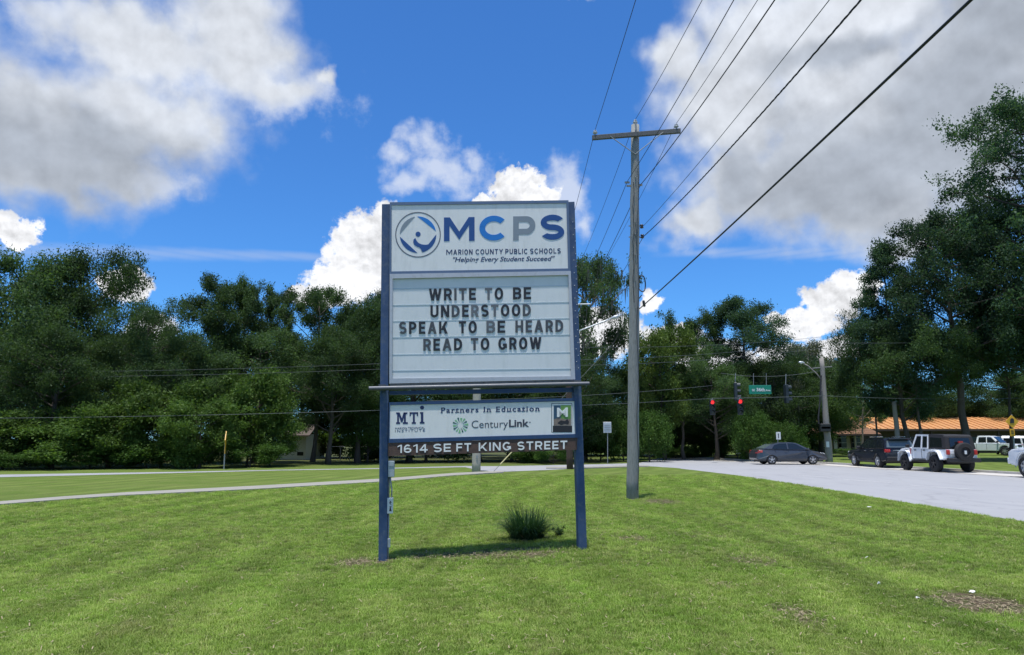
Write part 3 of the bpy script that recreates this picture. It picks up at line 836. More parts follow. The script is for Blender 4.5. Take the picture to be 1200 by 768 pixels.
# --- channel, lamp tube and beam under the board
ch = MB(); quad([(457.4, 450.6), (672.0, 445.8), (672.2, 448.6), (457.6, 453.6)], 0.10, -0.06, ch)
ch.build('channel', M['gutter'], SIGN)
lb = MB()
lb.tube([Qr(432.4, 455.6, 0.30), Qr(690.4, 449.9, 0.30)], [0.029, 0.029], 12)
LB = lb.build('lamp_tube', M['pipe'], SIGN, smooth=False)
for x in (449, 672):
    bk = MB(); y = 455.3 - (x - 432) * 0.0221
    quad([(x - 4, y - 2.5), (x + 4, y - 2.5), (x + 4, y + 2.5), (x - 4, y + 2.5)], 0.29, 0.06, bk); bk.build('tube_bracket', M['pipe'], LB)
quad([(456.8, 458.6), (672.6, 454.4), (673.0, 459.8), (456.6, 463.2)], 0.03, -0.05).build('crossbeam', M['navy_dark'], SIGN)

# --- partner panel
PQ = [(456.2, 472.0), (674.2, 467.0), (676.2, 513.0), (455.6, 519.2)]
PP = quad(PQ, 0.078, -0.06).build('partner_panel', M['navy_dark'], SIGN, bevel=0.004)
PW = [(457.4, 475.4), (671.6, 470.6), (672.8, 508.8), (456.8, 514.6)]
quad(PW, 0.083, 0.07).build('face', M['face_white'], PP)
f3 = MB(); frame(f3, PQ, PW, 0.095, 0.077); f3.build('face_trim', M['navy_dark'], PP)
O = 0.083
def polys(name, lst, mat, s=10.24, ox=450, oy=465, parent=PP, off=None, th=0.002):
    mb = MB()
    for pl in lst: quad([(ox + x / s, oy + y / s) for x, y in pl], (off or O) + th, (off or O) - 0.002, mb)
    return mb.build(name, mat, parent)
def rect(x0, y0, x1, y1): return [(x0, y0), (x1, y0), (x1, y1), (x0, y1)]
polys('letter', [rect(160, 200, 182, 320), rect(148, 308, 196, 330), rect(148, 192, 182, 212), rect(240, 200, 264, 320), rect(228, 308, 288, 330), rect(238, 192, 282, 212),
                 [(168, 193), (190, 193), (216, 262), (236, 193), (258, 193), (224, 308), (206, 308)]], M['p_text'])
polys('letter', [rect(308, 190, 410, 210), rect(308, 190, 324, 236), rect(394, 190, 410, 236), rect(347, 208, 371, 312), rect(334, 308, 384, 328)], M['p_text'])
polys('letter', [rect(442, 188, 472, 310), rect(432, 188, 450, 206), rect(430, 304, 486, 326), [(457 + 25 * math.cos(k * PI / 8), 135 + 24 * math.sin(k * PI / 8)) for k in range(16)]], M['p_text'])
word('MARION TECHNICAL', 463.4, 497.8, 503.6, 502.6, 2.3, PP, M['p_text'], 'lettering', off=O, bold=0.0, single=True, thick=0.0015)
word('INSTITUTE', 463.2, 498.0, 507.0, 506.0, 2.8, PP, M['p_text'], 'lettering', off=O, bold=0.0, space=1.3, single=True, thick=0.0015)
def serif_word(text, x0, x1, yb0, yb1, cap, mat):
    """bold letters with slab feet"""
    word(text, x0, x1, yb0, yb1, cap, PP, mat, 'lettering', off=O, bold=0.022, space=1.25, single=True, thick=0.002)
    mb = MB()
    full = bounds(glyph(text, 0.022, 0, 1.25)[0])
    for i, ch_ in enumerate(text):
        if ch_ in ' acdeos': continue
        g = bounds(glyph(ch_, 0.022)[0]); pre = bounds(glyph(text[:i + 1], 0.022, 0, 1.25)[0])[1]
        dx = pre - g[1]
        for (xa) in ((g[0] + 0.05 + dx,) if ch_ in 'PIriEt' else (g[0] + 0.05 + dx, g[1] - 0.05 + dx)):
            t = (xa - full[0]) / (full[1] - full[0]); px = x0 + (x1 - x0) * t; yb = yb0 + (yb1 - yb0) * t
            quad([(px - 1.1, yb - 0.9), (px + 1.3, yb - 0.9), (px + 1.3, yb), (px - 1.1, yb)], O + 0.0026, O - 0.002, mb)
    tag(mb.build('serif', mat, PP), kind='stuff')
serif_word('Partners In Education', 516.8, 630.8, 484.4, 482.4, 6.3, M['p_text'])
sc0 = (539.2, 498.6)
for k in range(14):
    a = 2 * PI * k / 14 + 0.1
    r1 = 9.2 if k % 2 == 0 else 8.6
    w_ = 0.155 if k % 7 in (0, 3) else 0.115
    pl = [(sc0[0] + 3.0 * math.cos(a), sc0[1] - 3.0 * math.sin(a)), (sc0[0] + r1 * math.cos(a - w_), sc0[1] - r1 * math.sin(a - w_)), (sc0[0] + r1 * math.cos(a + w_), sc0[1] - r1 * math.sin(a + w_))]
    quad(pl, O + 0.002, O - 0.002).build('starburst_ray', M['p_dgreen'] if k in (1, 4, 6, 8, 11, 13) else M['p_green'], PP)
word('Century', 552.2, 594.4, 502.0, 501.0, 8.6, PP, M['p_charcoal'], 'lettering', off=O, bold=-0.004, single=True, thick=0.002)
word('Link', 595.6, 618.8, 501.0, 500.4, 8.8, PP, M['p_charcoal'], 'lettering', off=O, bold=0.030, single=True, thick=0.002)
quad([(620.0 + 0.8 * math.cos(k), 495.2 + 0.8 * math.sin(k)) for k in range(6)], O + 0.002, O - 0.002).build('lettering', M['p_charcoal'], PP)
# square picture logo at the right
o6 = dict(s=6.98, ox=560, oy=430)
pic = polys('logo_panel', [rect(593, 300, 762, 538)], M['p_charcoal'], th=0.001, **o6)
polys('logo_inner', [rect(598, 305, 757, 534)], M['face_white'], th=0.0018, **o6)
polys('logo_block', [rect(611, 318, 668, 440)], M['p_teal'], th=0.003, **o6)
polys('logo_block', [rect(669, 316, 752, 436)], M['p_lime'], th=0.003, **o6)
polys('logo_block', [[(611, 432), (650, 418), (700, 430), (752, 428), (752, 482), (611, 482)]], M['p_tan'], th=0.0036, **o6)
polys('logo_block', [[(640, 462), (668, 440), (700, 446), (722, 430), (736, 452), (730, 474), (700, 468), (672, 478)]], M['p_black'], th=0.0046, **o6)
polys('logo_block', [rect(604, 483, 758, 534)], M['p_black'], th=0.003, **o6)
word('M', 651.4, 664.0, 489.2, 488.8, 10.8, PP, M['white_letter'], off=O + 0.0042, bold=0.018)

# --- address strip
AQ = [(455.4, 519.4), (675.2, 513.2), (674.6, 527.2), (454.8, 534.6)]
AB = quad(AQ, 0.088, 0.02).build('address_board', M['brown'], SIGN)
O = 0.088
for (t, x0, x1, cp, bd) in [('1614', 466.2, 501.0, 9.5, .022), ('SE', 507.8, 528.2, 9.6, .022), ('FT', 534.4, 551.6, 9.6, .022), ('KING', 560.4, 597.8, 9.7, .022), ('STREET', 605.4, 663.2, 9.7, .022)]:
    yb = lambda x: 531.0 - (x - 466) * 0.0245
    gword(t, x0, x1, yb(x0), yb(x1), cp, AB, M['white_letter'], O, .185, .24, 0.006)

# --- boxes and conduit on the left post
quad([(455.2, 540.2), (462.6, 540.0), (462.2, 558.8), (455.0, 559.0)], 0.08, -0.03).build('meter_box', M['box_grey'], SIGN, bevel=0.004)
quad([(455.6, 541.6), (462.2, 541.4), (461.8, 546.0), (455.6, 546.2)], 0.086, 0.07).build('box_lid', M['box_grey'], SIGN)
cd = MB()
cd.tube([Q(457.6, 558.6, 0.04), Q(458.2, 566, 0.045), Q(459.4, 574, 0.05), Q(459.0, 583.5, 0.045)], 0.010, 8)
cd.tube([Q(456.0, 558.6, 0.02), Q(455.4, 584, 0.02)], 0.012, 8)
cd.tube([Q(455.4, 601, 0.02), Q(455.0, 632, 0.02), Q(454.4, 664, 0.02)], 0.012, 8)
cd.build('conduit', M['pvc'], SIGN, smooth=True)
ob = quad([(454.2, 583.2), (461.0, 583.0), (460.6, 601.4), (454.0, 601.6)], 0.075, -0.02).build('outlet_box', M['sign_white'], SIGN, bevel=0.004)
sy = MB()
for pl in ([(457, 586), (459.4, 588.5), (457.6, 588.9), (459.2, 592), (456, 588.7), (457.4, 588.3)], [(456.8, 593), (459, 593), (459, 594), (458, 594), (459.2, 598.6), (456.4, 598.6), (457.2, 594), (456.8, 594)]):
    quad(pl, 0.077, 0.073, sy)
sy.build('warning_symbol', M['black'], ob)
quad([(454.2, 631.0), (457.6, 630.9), (457.4, 641.2), (454.0, 641.3)], 0.05, -0.02).build('junction_box', M['box_grey'], SIGN, bevel=0.003)

# ================================================================== utility pole in front and its wires
pb = G(741, 585); YP = pb.y
PX0 = pb.x
UP = empty('utility_pole', pb)
tag(UP, 'tall weathered wooden utility pole with one crossarm, right of the school sign', 'utility pole', None)
top = P(744.5, 147, YP)
sh = MB(); n_ = 14
for i in range(n_ + 1): pass
def wpole(a, b, r0, r1, n=14, seed=1, wob=0.01):
    rg = random.Random(seed); pts = []; rad = []
    for i in range(n + 1):
        t = i / n; p = Vector(a).lerp(Vector(b), t)
        if 0 < i < n: p += Vector((rg.uniform(-wob, wob), rg.uniform(-wob, wob), 0))
        pts.append(p); rad.append(r0 + (r1 - r0) * t)
    return pts, rad
pts, rad = wpole(pb - Vector((0, 0, 0.3)), top, 0.172, 0.118)
sh.tube(pts, rad, 20); sh.build('pole_shaft', M['pole'], UP, smooth=True)
at = P(744.5, 147, YP)
ca_l = P(693.2, 164.5, YP); ca_r = P(795.8, 156.5, YP)
dirc = (ca_r - ca_l).normalized(); upc = Vector((0, 0, 1)); dpt = Vector((0, 1, 0))
fo = Vector((0, -0.17, 0))
xa = MB(); hh = 0.068
xa.slab([ca_l + fo + upc * hh - dpt * .05, ca_r + fo + upc * hh - dpt * .05, ca_r + fo - upc * hh - dpt * .05, ca_l + fo - upc * hh - dpt * .05],
        [ca_l + fo + upc * hh + dpt * .05, ca_r + fo + upc * hh + dpt * .05, ca_r + fo - upc * hh + dpt * .05, ca_l + fo - upc * hh + dpt * .05])
XA = xa.build('crossarm', M['arm'], UP, bevel=0.008)
br = MB()
for e in (ca_l.lerp(ca_r, 0.2), ca_l.lerp(ca_r, 0.80)):
    j = P(743.6, 183, YP) + fo * 0.8
    e2 = e + fo * 1.35 - upc * 0.02
    br.tube([e2, e2.lerp(j, 0.85) , j], 0.013, 6)
br.build('brace', M['steel'], XA)
def insulator(c, parent, s=1.0, axis=(0, 0, 1)):
    a = Vector(axis)
    MB().lathe(c, axis, [(-0.06 * s, 0.012), (0.0, 0.014), (0.02 * s, 0.045 * s), (0.045 * s, 0.075 * s), (0.06 * s, 0.07 * s), (0.075 * s, 0.035 * s), (0.095 * s, 0.055 * s), (0.115 * s, 0.05 * s), (0.13 * s, 0.02 * s)], 12).build('insulator', [M['porcelain_w'] if s > 0.9 else M['porcelain']], parent, smooth=True)
iL = ca_l.lerp(ca_r, 0.035) + fo + upc * hh; iR = ca_l.lerp(ca_r, 0.955) + fo + upc * hh
insulator(iL + upc * 0.03, UP, 1.0); insulator(iR + upc * 0.03, UP, 1.0); insulator(top + upc * 0.04, UP, 1.0)
MB().box(top + Vector((-0.02, 0.0, -0.10)), (0.03, 0.30, 0.26)).build('top_bracket', M['steel'], UP)
# spool insulators and brackets down the pole
def pxy(px, py, d=0.0): p = P(px, py, YP); return p + Vector((0, d, 0))
hard = MB()
for (px, py) in [(735, 214), (750, 217), (737, 218)]:
    hard.box(pxy(px, py), (0.14, 0.04, 0.05))
for (px, py) in [(744, 265), (744, 278)]:
    hard.box(pxy(px, py), (0.36, 0.03, 0.025), M=None); hard.tube([pxy(744, py, -0.2), pxy(744, py, 0.2)], 0.012, 6)
for py in (210, 262, 276, 300, 330, 362): hard.tube([pxy(743.6, py, -0.17), pxy(743.4, py, 0.17)], 0.016, 6)
tag(hard.build('hardware', M['steel'], UP), kind='stuff')
for (px, py) in [(752.0, 265.5), (752.6, 277.2)]:
    MB().lathe(pxy(px, py) + Vector((0.0, 0, -0.05)), (0, 0, 1), [(0, 0.05), (0.02, 0.055), (0.05, 0.03), (0.08, 0.055), (0.10, 0.05)], 12).build('spool_insulator', M['porcelain'], UP, smooth=True)
gw = MB()
pp = [pxy(746.2 + 1.2 * math.sin(k * 1.3), y, -0.17) for k, y in enumerate(range(200, 580, 22))]
gw.tube(pp, 0.009, 5)
pp = [pxy(741.2 + 0.9 * math.sin(k * 2.1), y, -0.165) for k, y in enumerate(range(216, 370, 14))]
gw.tube(pp, 0.010, 5)
gw.build('ground_wire', M['wire'], UP)
# slack cable loop and splice on the right of the pole
lo = MB()
cen = P(752.4, 333, YP); lp_ = []
for k in range(25):
    a = 2 * PI * k / 24; lp_.append(cen + Vector((0.105 * math.sin(a), -0.05 * math.cos(a * 2), 0.235 * math.cos(a))))
lo.tube(lp_, 0.017, 8)
lo.tube([P(749, 350, YP), P(752, 346, YP)], 0.016, 6)
lo.build('cable_loop', M['wire'], UP, smooth=True)
MB().lathe(P(754.8, 357, YP), (0.15, 0, -1), [(-0.12, 0.02), (-0.1, 0.038), (0.04, 0.04), (0.07, 0.02)], 10).build('splice_case', M['black'], UP)

def wire_to_camera(p0, px_top, r, sag_end=None, mat=None, label='', twist=False, group='overhead wires above the pole'):
    """from a fixing on the pole forward over the camera to the pole behind it"""
    d = ray(px_top, 0.0)
    t = p0.x / d.x
    q = Vector((0, 0, EYE)) + d * t
    Ye = -24.0
    a = (q.z - p0.z) / ((q.y - p0.y) * (q.y - Ye))
    pts = []
    for k in range(41):
        y = p0.y + (Ye - p0.y) * k / 40
        pts.append(Vector((p0.x, y, p0.z + a * (y - p0.y) * (y - Ye))))
    return pts
P2Y = G(668, 550).y
def wire_away(p0, via=None):
    pts = []
    Ye = P2Y; a = 0.0022
    ze = p0.z + 0.15
    if via is not None:
        d = ray(*via); t = p0.x / d.x; q = Vector((0, 0, EYE)) + d * t
    for k in range(25):
        f = k / 24; y = p0.y + (Ye - p0.y) * f
        z = p0.z + (ze - p0.z) * f + a * (y - p0.y) * (y - Ye)
        pts.append(Vector((p0.x + (G(668, 550).x - p0.x) * 0.0, y, z)))
    return pts
specs = [
    (iL + upc * 0.17, 745, 0.0075, 'wire', 'thin black wire from the left insulator of the crossarm', True),
    (top + upc * 0.17, 823, 0.0075, 'wire', 'thin black wire from the insulator on the pole top', True),
    (pxy(735, 213, 0), 860, 0.0085, 'wire', 'black wire fixed to the left bracket just below the crossarm', True),
    (iR + upc * 0.17, 888, 0.0075, 'wire', 'thin black wire from the right insulator of the crossarm', True),
    (pxy(750.5, 217, 0), 908, 0.011, 'wire', 'black cable fixed to the right side of the pole below the crossarm', True),
    (pxy(753.5, 265.5, 0), 972, 0.006, 'wire_grey', 'thinnest pale wire from the upper spool on the pole', False),
    (pxy(754.0, 277.5, 0), 1009, 0.009, 'wire', 'twisted service cable from the lower spool on the pole', True),
    (pxy(749.5, 362, 0), 1138, 0.0145, 'wire', 'thickest black cable from the splice case low on the pole', False)]
for i, (p0, pt, r, m_, lab, away) in enumerate(specs):
    pts = wire_to_camera(p0, pt, r)
    mb = MB()
    if i == 6:
        fine = []
        for k in range(len(pts) - 1):
            for j in range(10): fine.append(pts[k].lerp(pts[k + 1], j / 10))
        for ph in (0, 2.1, 4.2):
            mb.tube([p + Vector((math.cos(k * 1.1 + ph), 0, math.sin(k * 1.1 + ph))) * 0.008 for k, p in enumerate(fine)], 0.006, 5)
    else: mb.tube(pts, r, 6)
    if away: mb.tube(wire_away(p0), r, 6)
    o = mb.build('overhead_wire', M[m_], smooth=True)
    tag(o, lab, 'wire', 'overhead wires along the pole line')

# ================================================================== far poles, span wires, signals, signs
def far_pole(name, a, b, r0, r1, mat, label, seed=1):
    root = empty(name, a); tag(root, label, 'utility pole')
    pts, rad = wpole(Vector(a) - Vector((0, 0, 0.3)), b, r0, r1, 12, seed, 0.02)
    mb = MB(); mb.tube(pts, rad, 14); mb.build('pole_shaft', mat, root, smooth=True)
    return root

g1 = G(668, 550)
bp_ = far_pole('utility_pole', g1, g1 + Vector((0, 0, 11.4)), 0.19, 0.13, M['pole_brown'], 'dark brown wooden pole behind the right post of the sign, with a lamp arm', 3)
am = MB(); am.tube([P(669, 392, g1.y), P(684, 386, g1.y), P(706, 377.5, g1.y), P(718, 372.5, g1.y)], [0.05, 0.045, 0.04, 0.035], 8)
am.build('lamp_arm', M['sign_back'], bp_, smooth=True)
a2 = MB(); a2.tube([P(669, 357, g1.y), P(692, 356.5, g1.y)], 0.045, 8); a2.build('lamp_arm', M['sign_back'], bp_)
def cobra_head(c, dirv, parent, s=1.0):
    d = Vector(dirv).normalized(); mb = MB()
    mb.lathe(c, d, [(0, 0.04 * s), (0.08 * s, 0.09 * s), (0.30 * s, 0.14 * s), (0.55 * s, 0.12 * s), (0.66 * s, 0.04 * s)], 10)
    h = mb.build('lamp_head', M['sign_back'], parent, smooth=True)
    MB().lathe(Vector(c) + d * 0.38 * s - Vector((0, 0, 0.07 * s)), (0, 0, -1), [(0, 0.12 * s), (0.06 * s, 0.09 * s), (0.09 * s, 0.03 * s)], 10).build('lamp_lens', M['headlens'], h, smooth=True)
cobra_head(P(716, 373.5, g1.y), (1, 0, 0.35), bp_, 0.8)

g2 = G(558, 553)
pp2 = far_pole('utility_pole', g2, g2 + Vector((-0.02, 0, 8.2)), 0.23, 0.19, M['pole_pale'], 'pale stubby pole seen below the middle of the school sign', 5)
MB().box(g2 + Vector((0.05, -0.235, 0.75)), (0.10, 0.02, 0.16)).build('number_tag', M['steel'], pp2)
gy0, gy1 = P(602, 527.5, g2.y - 0.3), G(577.5, 553.8)
guy = empty('guy_wire', gy1); tag(guy, 'slanting stay wire with a pale yellow guard, just right of the pale stubby pole', 'guy wire')
top2 = g2 + Vector((3.6, 2.0, 7.6))
dirg = (gy0 - gy1)
m_ = MB(); m_.tube([gy1, gy1 + dirg * 6.2], 0.012, 5); m_.build('strand', M['wire_grey'], guy)
m_ = MB(); m_.tube([gy1 + dirg * 0.35, gy1 + dirg * 1.05], 0.03, 8); m_.build('guard', M['yguard'], guy)

g3 = G(972, 541.5); t3 = P(962.6, 420, g3.y)
lp3 = far_pole('utility_pole', g3, t3, 0.27, 0.16, M['pole_tan'], 'leaning grey wooden pole with a street lamp, right of the grey sedan', 7)
m_ = MB(); m_.tube([P(964.5, 448, g3.y), P(957, 438, g3.y), P(947, 429, g3.y), P(941, 426, g3.y)], 0.05, 8); m_.build('lamp_arm', M['pole_tan'], lp3, smooth=True)
cobra_head(P(943, 425.5, g3.y), (-1, 0, 0.12), lp3, 0.7)
m_ = MB()
for y in (500, 503): m_.box(P(966.5, y, g3.y - 0.35), (0.75, 0.42, 0.42))
m_.build('equipment_box', M['black'], lp3, bevel=0.04)
m_ = MB(); m_.tube([P(959.5, 497, g3.y - 0.3), P(959, 490, g3.y - 0.3), P(961, 470, g3.y - 0.3), P(962.2, 440, g3.y - 0.3)], 0.06, 6)
m_.build('cable', M['wire'], lp3)
MB().box(P(970, 521, g3.y - 0.27), (0.22, 0.03, 0.42)).build('notice', M['sign_white'], lp3)
MB().tube([P(952, 432, g3.y), P(975, 430, g3.y)], 0.06, 6).build('crossarm', M['arm'], lp3)

g4 = P(1053, 516, 58); g4.z = 0
far_pole('utility_pole', g4, P(1047.5, 470.5, 58), 0.20, 0.17, M['pole_tan'], 'short grey-green wooden pole standing behind the dark SUV', 9)

def sag_wire(name, p0, p1, sag, r, label, mat='wire_grey', group='wires strung along the cross street', n=30):
    p0, p1 = Vector(p0), Vector(p1); mb = MB(); pts = []
    for k in range(n + 1):
        t = k / n; p = p0.lerp(p1, t); p.z -= sag * 4 * t * (1 - t); pts.append(p)
    mb.tube(pts, r, 5); o = mb.build(name, M[mat], smooth=True); tag(o, label, 'wire', group); return o
YW = 42.0
EX = [-400, 446]
sag_wire('span_wire', P(-260, 491, YW - 4), P(446, 481.0, YW), 0.15, 0.012, 'lowest and brightest wire crossing in front of the left woods')
sag_wire('span_wire', P(446, 481.0, YW), P(835, 467, 52), 0.15, 0.012, 'lowest wire running behind the school sign to the traffic signals')
sag_wire('span_wire', P(835, 467, 52), P(967, 464, 53.2), 0.03, 0.017, 'lower span wire carrying the two red traffic signals')
sag_wire('span_wire', P(967, 464, 53.2), P(1400, 452, 60), 0.6, 0.014, 'low wire running right from the leaning grey pole')
sag_wire('span_wire', P(845, 437.5, 54), P(963.5, 434, 53.4), 0.35, 0.014, 'upper span wire the street name sign hangs from')
for k, (yl, ym, yr, lab) in enumerate([(433, 424, 404, 'highest faint wire in front of the left woods'), (438.5, 430.5, 411, 'faint wire just below the highest one in front of the woods'), (414, 409, 398, 'faint wire above the others running to the leaning grey pole')]):
    if k < 2: sag_wire('span_wire', P(-260, yl + 2, YW), P(500, ym, YW + 2), 0.3, 0.008, lab)
    sag_wire('span_wire', P(670, ym - 2 + 0 * k, YW), P(963, yr - 3, 53.4), 0.25, 0.010, lab.replace('in front of the left woods', '').replace('in front of the woods', '').replace('faint wire above the others running', 'faint wire') + ', right of the sign')
sag_wire('span_wire', P(963, 402, 53.4), P(1420, 380, 60), 0.5, 0.012, 'faint wire running right from the top of the leaning grey pole')
sag_wire('span_wire', P(500, 470.0, 44), P(835, 452, 52), 0.2, 0.012, 'thin wire above the lowest one behind the school sign')

def signal_head(c, Y, ry, lit, label, hang_to, s=1.0, sidew=False, rz=0.0):
    c = Vector(c); root = empty('traffic_signal', c); tag(root, label, 'traffic light', 'traffic signals on the span wires')
    w, h = 0.36 * s, 1.10 * s
    MB().box(c, (w, 0.22, h), rz).build('housing', M['signal'], root, bevel=0.03)
    fw = Matrix.Rotation(rz, 3, 'Z') @ Vector((0, -1, 0))
    for k, dz in enumerate((0.36, 0.0, -0.36)):
        cc = c + Vector((0, 0, dz * s)) + fw * 0.11
        m_ = M['red_lit'] if (k == 0 and lit) else M['lens_dark']
        MB().lathe(cc, fw, [(0, 0.14 * s), (0.015, 0.13 * s), (0.03, 0.08 * s), (0.035, 0.02)], 14).build('lens', m_, root, smooth=True)
        v = MB()
        for j in range(9):
            a0 = R(-10 + j * 200 / 9); a1 = R(-10 + (j + 1) * 200 / 9); rr = 0.155 * s
            sd_ = Matrix.Rotation(rz, 3, 'Z') @ Vector((1, 0, 0))
            def pt(a, o, dr=0): return cc + sd_ * math.cos(a) * (rr + dr) + Vector((0, 0, math.sin(a) * (rr + dr))) + fw * o
            v.slab([pt(a0, 0), pt(a1, 0), pt(a1, .2 * s), pt(a0, .2 * s)], [pt(a0, 0, .012), pt(a1, 0, .012), pt(a1, .2 * s, .012), pt(a0, .2 * s, .012)])
        v.build('visor', M['signal'], root)
    MB().tube([c + Vector((0, 0, h / 2)), hang_to], 0.03, 6).build('hanger', M['steel'], root)
    return root
YS = 53.0
signal_head(P(834.6, 477.5, YS), YS, 0, True, 'left of the two traffic signals showing red', P(835, 466.6, YS))
signal_head(P(867.2, 477.0, YS), YS, 0, True, 'right of the two traffic signals showing red, under the dark signal', P(867, 465.8, YS), 1.05)
signal_head(P(862.0, 459.0, 54), 54, 0, False, 'unlit dark signal seen from behind, left of the green street name sign', P(862, 437.6, 54), 1.2, rz=R(80))
signal_head(P(921.4, 462.0, 54), 54, 0, False, 'unlit dark signal seen from behind, right of the green street name sign', P(921, 438.4, 54), 1.25, rz=R(95))

def board(name, px0, py0, px1, py1, Y, mat, label, cat, th=0.02):
    a = P(px0, py0, Y); b = P(px1, py1, Y)
    root = empty(name, ((a.x + b.x) / 2, Y, 0)); tag(root, label, cat)
    return root, a, b
r_, a, b = board('street_name_sign', 877.4, 451.6, 904.0, 462.0, 54.2, None, 'green street name sign with white letters hanging between the traffic signals', 'street sign')
SN = MB().box(((a.x + b.x) / 2, 54.2, (a.z + b.z) / 2), (b.x - a.x, 0.06, a.z - b.z)).build('sign_panel', M['sign_green'], r_, bevel=0.01)
def flat_text(text, cx, cz, Y, w, h, mat, parent, name='lettering', bold=0.02):
    vs, fs = glyph(text, bold); bb = bounds(vs); mb = MB()
    mp = lambda x, y, o: Vector((cx - w / 2 + (x - bb[0]) / (bb[1] - bb[0]) * w, Y - o, cz - h / 2 + (y - bb[2]) / (bb[3] - bb[2]) * h))
    solid(mb, vs, fs, mp, 0.006, -0.001)
    return mb.build(name, mat, parent)
czz = (a.z + b.z) / 2
flat_text('SE', a.x + 0.32, czz - 0.04, 54.16, 0.22, 0.16, M['sign_white'], SN)
flat_text('36th', a.x + 0.86, czz, 54.16, 0.62, 0.26, M['sign_white'], SN, bold=0.03)
flat_text('Ave', a.x + 1.40, czz - 0.05, 54.16, 0.36, 0.14, M['sign_white'], SN)
hb = MB()
for px in (883, 898): hb.tube([P(px, 451.6, 54.2), P(px, 437.6, 54.2)], 0.02, 5)
hb.build('hanger', M['steel'], r_)

def post_sign(gx, gy, ptop, panel, mat, label, pr=0.03, back=True, lean=0.0):
    """a small panel on a post: gx, gy = foot pixel; panel = (x0, y0, x1, y1)"""
    g = G(gx, gy); root = empty('road_sign', g); tag(root, label, 'road sign')
    x0, y0, x1, y1 = panel; a = P(x0, y0, g.y); b = P(x1, y1, g.y)
    MB().tube([g - Vector((0, 0, .2)), P(gx + lean, ptop, g.y)], pr, 6).build('post', M['steel'], root)
    c = (a + b) / 2
    pn = MB().box((c.x, g.y - 0.05, c.z), (b.x - a.x, 0.025, a.z - b.z)).build('sign_panel', mat, root, bevel=0.008)
    return root, pn, c, b.x - a.x, a.z - b.z
r_, pn, c, w, h = post_sign(712, 543.6, 495, (706.8, 494.8, 716.4, 507.4), M['sign_back'], 'small pale rectangular sign on a thin post, just left of the tall utility pole')
for dz in (-.16, 0.0, .16): MB().box((c.x, c.y - 0.075, c.z + dz), (w * .8, 0.02, 0.03)).build('rail', M['steel'], pn)
r_, pn, c, w, h = post_sign(911.5, 542.2, 507, (909, 506.6, 914.8, 515.2), M['sign_white'], 'small white sign on a thin post behind the grey sedan')
flat_text('1', c.x, c.z, c.y - 0.065, 0.07, 0.34, M['p_charcoal'], pn)
# low white sign at the hedge
g = G(866, 540.0); root = empty('yard_sign', g); tag(root, 'low white board on dark legs at the hedge, left of the grey sedan', 'yard sign')
aa = P(862.6, 526.8, g.y); bb_ = P(869.2, 532.2, g.y)
MB().box(((aa.x + bb_.x) / 2, g.y, (aa.z + bb_.z) / 2), (bb_.x - aa.x, 0.05, aa.z - bb_.z)).build('panel', M['sign_back'], root)
for dx in (-.12, .12): MB().box(((aa.x + bb_.x) / 2 + dx, g.y + .02, bb_.z / 2), (0.07, 0.05, bb_.z)).build('leg', M['black'], root)
# yellow sign seen edge on at the left
g = G(262.4, 550); root = empty('road_sign', g); tag(root, 'yellow warning sign seen almost edge-on, on a post in front of the left woods', 'road sign')
MB().tube([g, P(264.5, 509, g.y)], 0.035, 6).build('post', M['steel'], root)
def rot_diamond(c, half, rz, th=0.02):
    u = Vector((math.cos(rz), math.sin(rz), 0)); n = Vector((-u.y, u.x, 0)) * th; z = Vector((0, 0, 1)) 
    q = [c + u * half, c + z * half, c - u * half, c - z * half]
    return MB().slab([p - n for p in q], [p + n for p in q])
rot_diamond(P(264.6, 516, g.y - 0.06), 0.50, R(107)).build('sign_panel', M['yellow'], root)
cc = P(263.8, 528, g.y - 0.06); MB().box(cc, (0.46, 0.03, 0.36), R(107)).build('plaque', M['yellow'], root)
# yellow diamond at the right with a plaque below
g = P(1188.6, 530, 44); g.z = 0
root = empty('road_sign', g); tag(root, 'yellow diamond warning sign with a small plaque, on a post near the right edge', 'road sign')
MB().tube([g, P(1185.6, 486, 44)], 0.04, 6).build('post', M['steel'], root)
dm = rot_diamond(P(1186.0, 494.2, 43.9), 0.39, 0.0).build('sign_panel', M['yellow'], root)
m_ = MB(); m_.slab([Vector(p) for p in [(0, 0, 0)]] * 0 or [P(1183.5, 496, 43.86), P(1183.9, 491.5, 43.86), P(1186, 490, 43.86), P(1188.2, 491.5, 43.86), P(1188.6, 496, 43.86)], [P(1183.5, 496, 43.875), P(1183.9, 491.5, 43.875), P(1186, 490, 43.875), P(1188.2, 491.5, 43.875), P(1188.6, 496, 43.875)])
m_.build('symbol', M['p_black'], dm)
a = P(1183.0, 502.6, 43.9); b = P(1189.4, 511.4, 43.9)
pq = MB().box(((a.x + b.x) / 2, 43.9, (a.z + b.z) / 2), (b.x - a.x, 0.03, a.z - b.z)).build('plaque', M['yellow'], root)
for dz in (.09, -.04): MB().box(((a.x + b.x) / 2, 43.87, (a.z + b.z) / 2 + dz), ((b.x - a.x) * .6, 0.02, 0.05)).build('print', M['p_black'], pq)

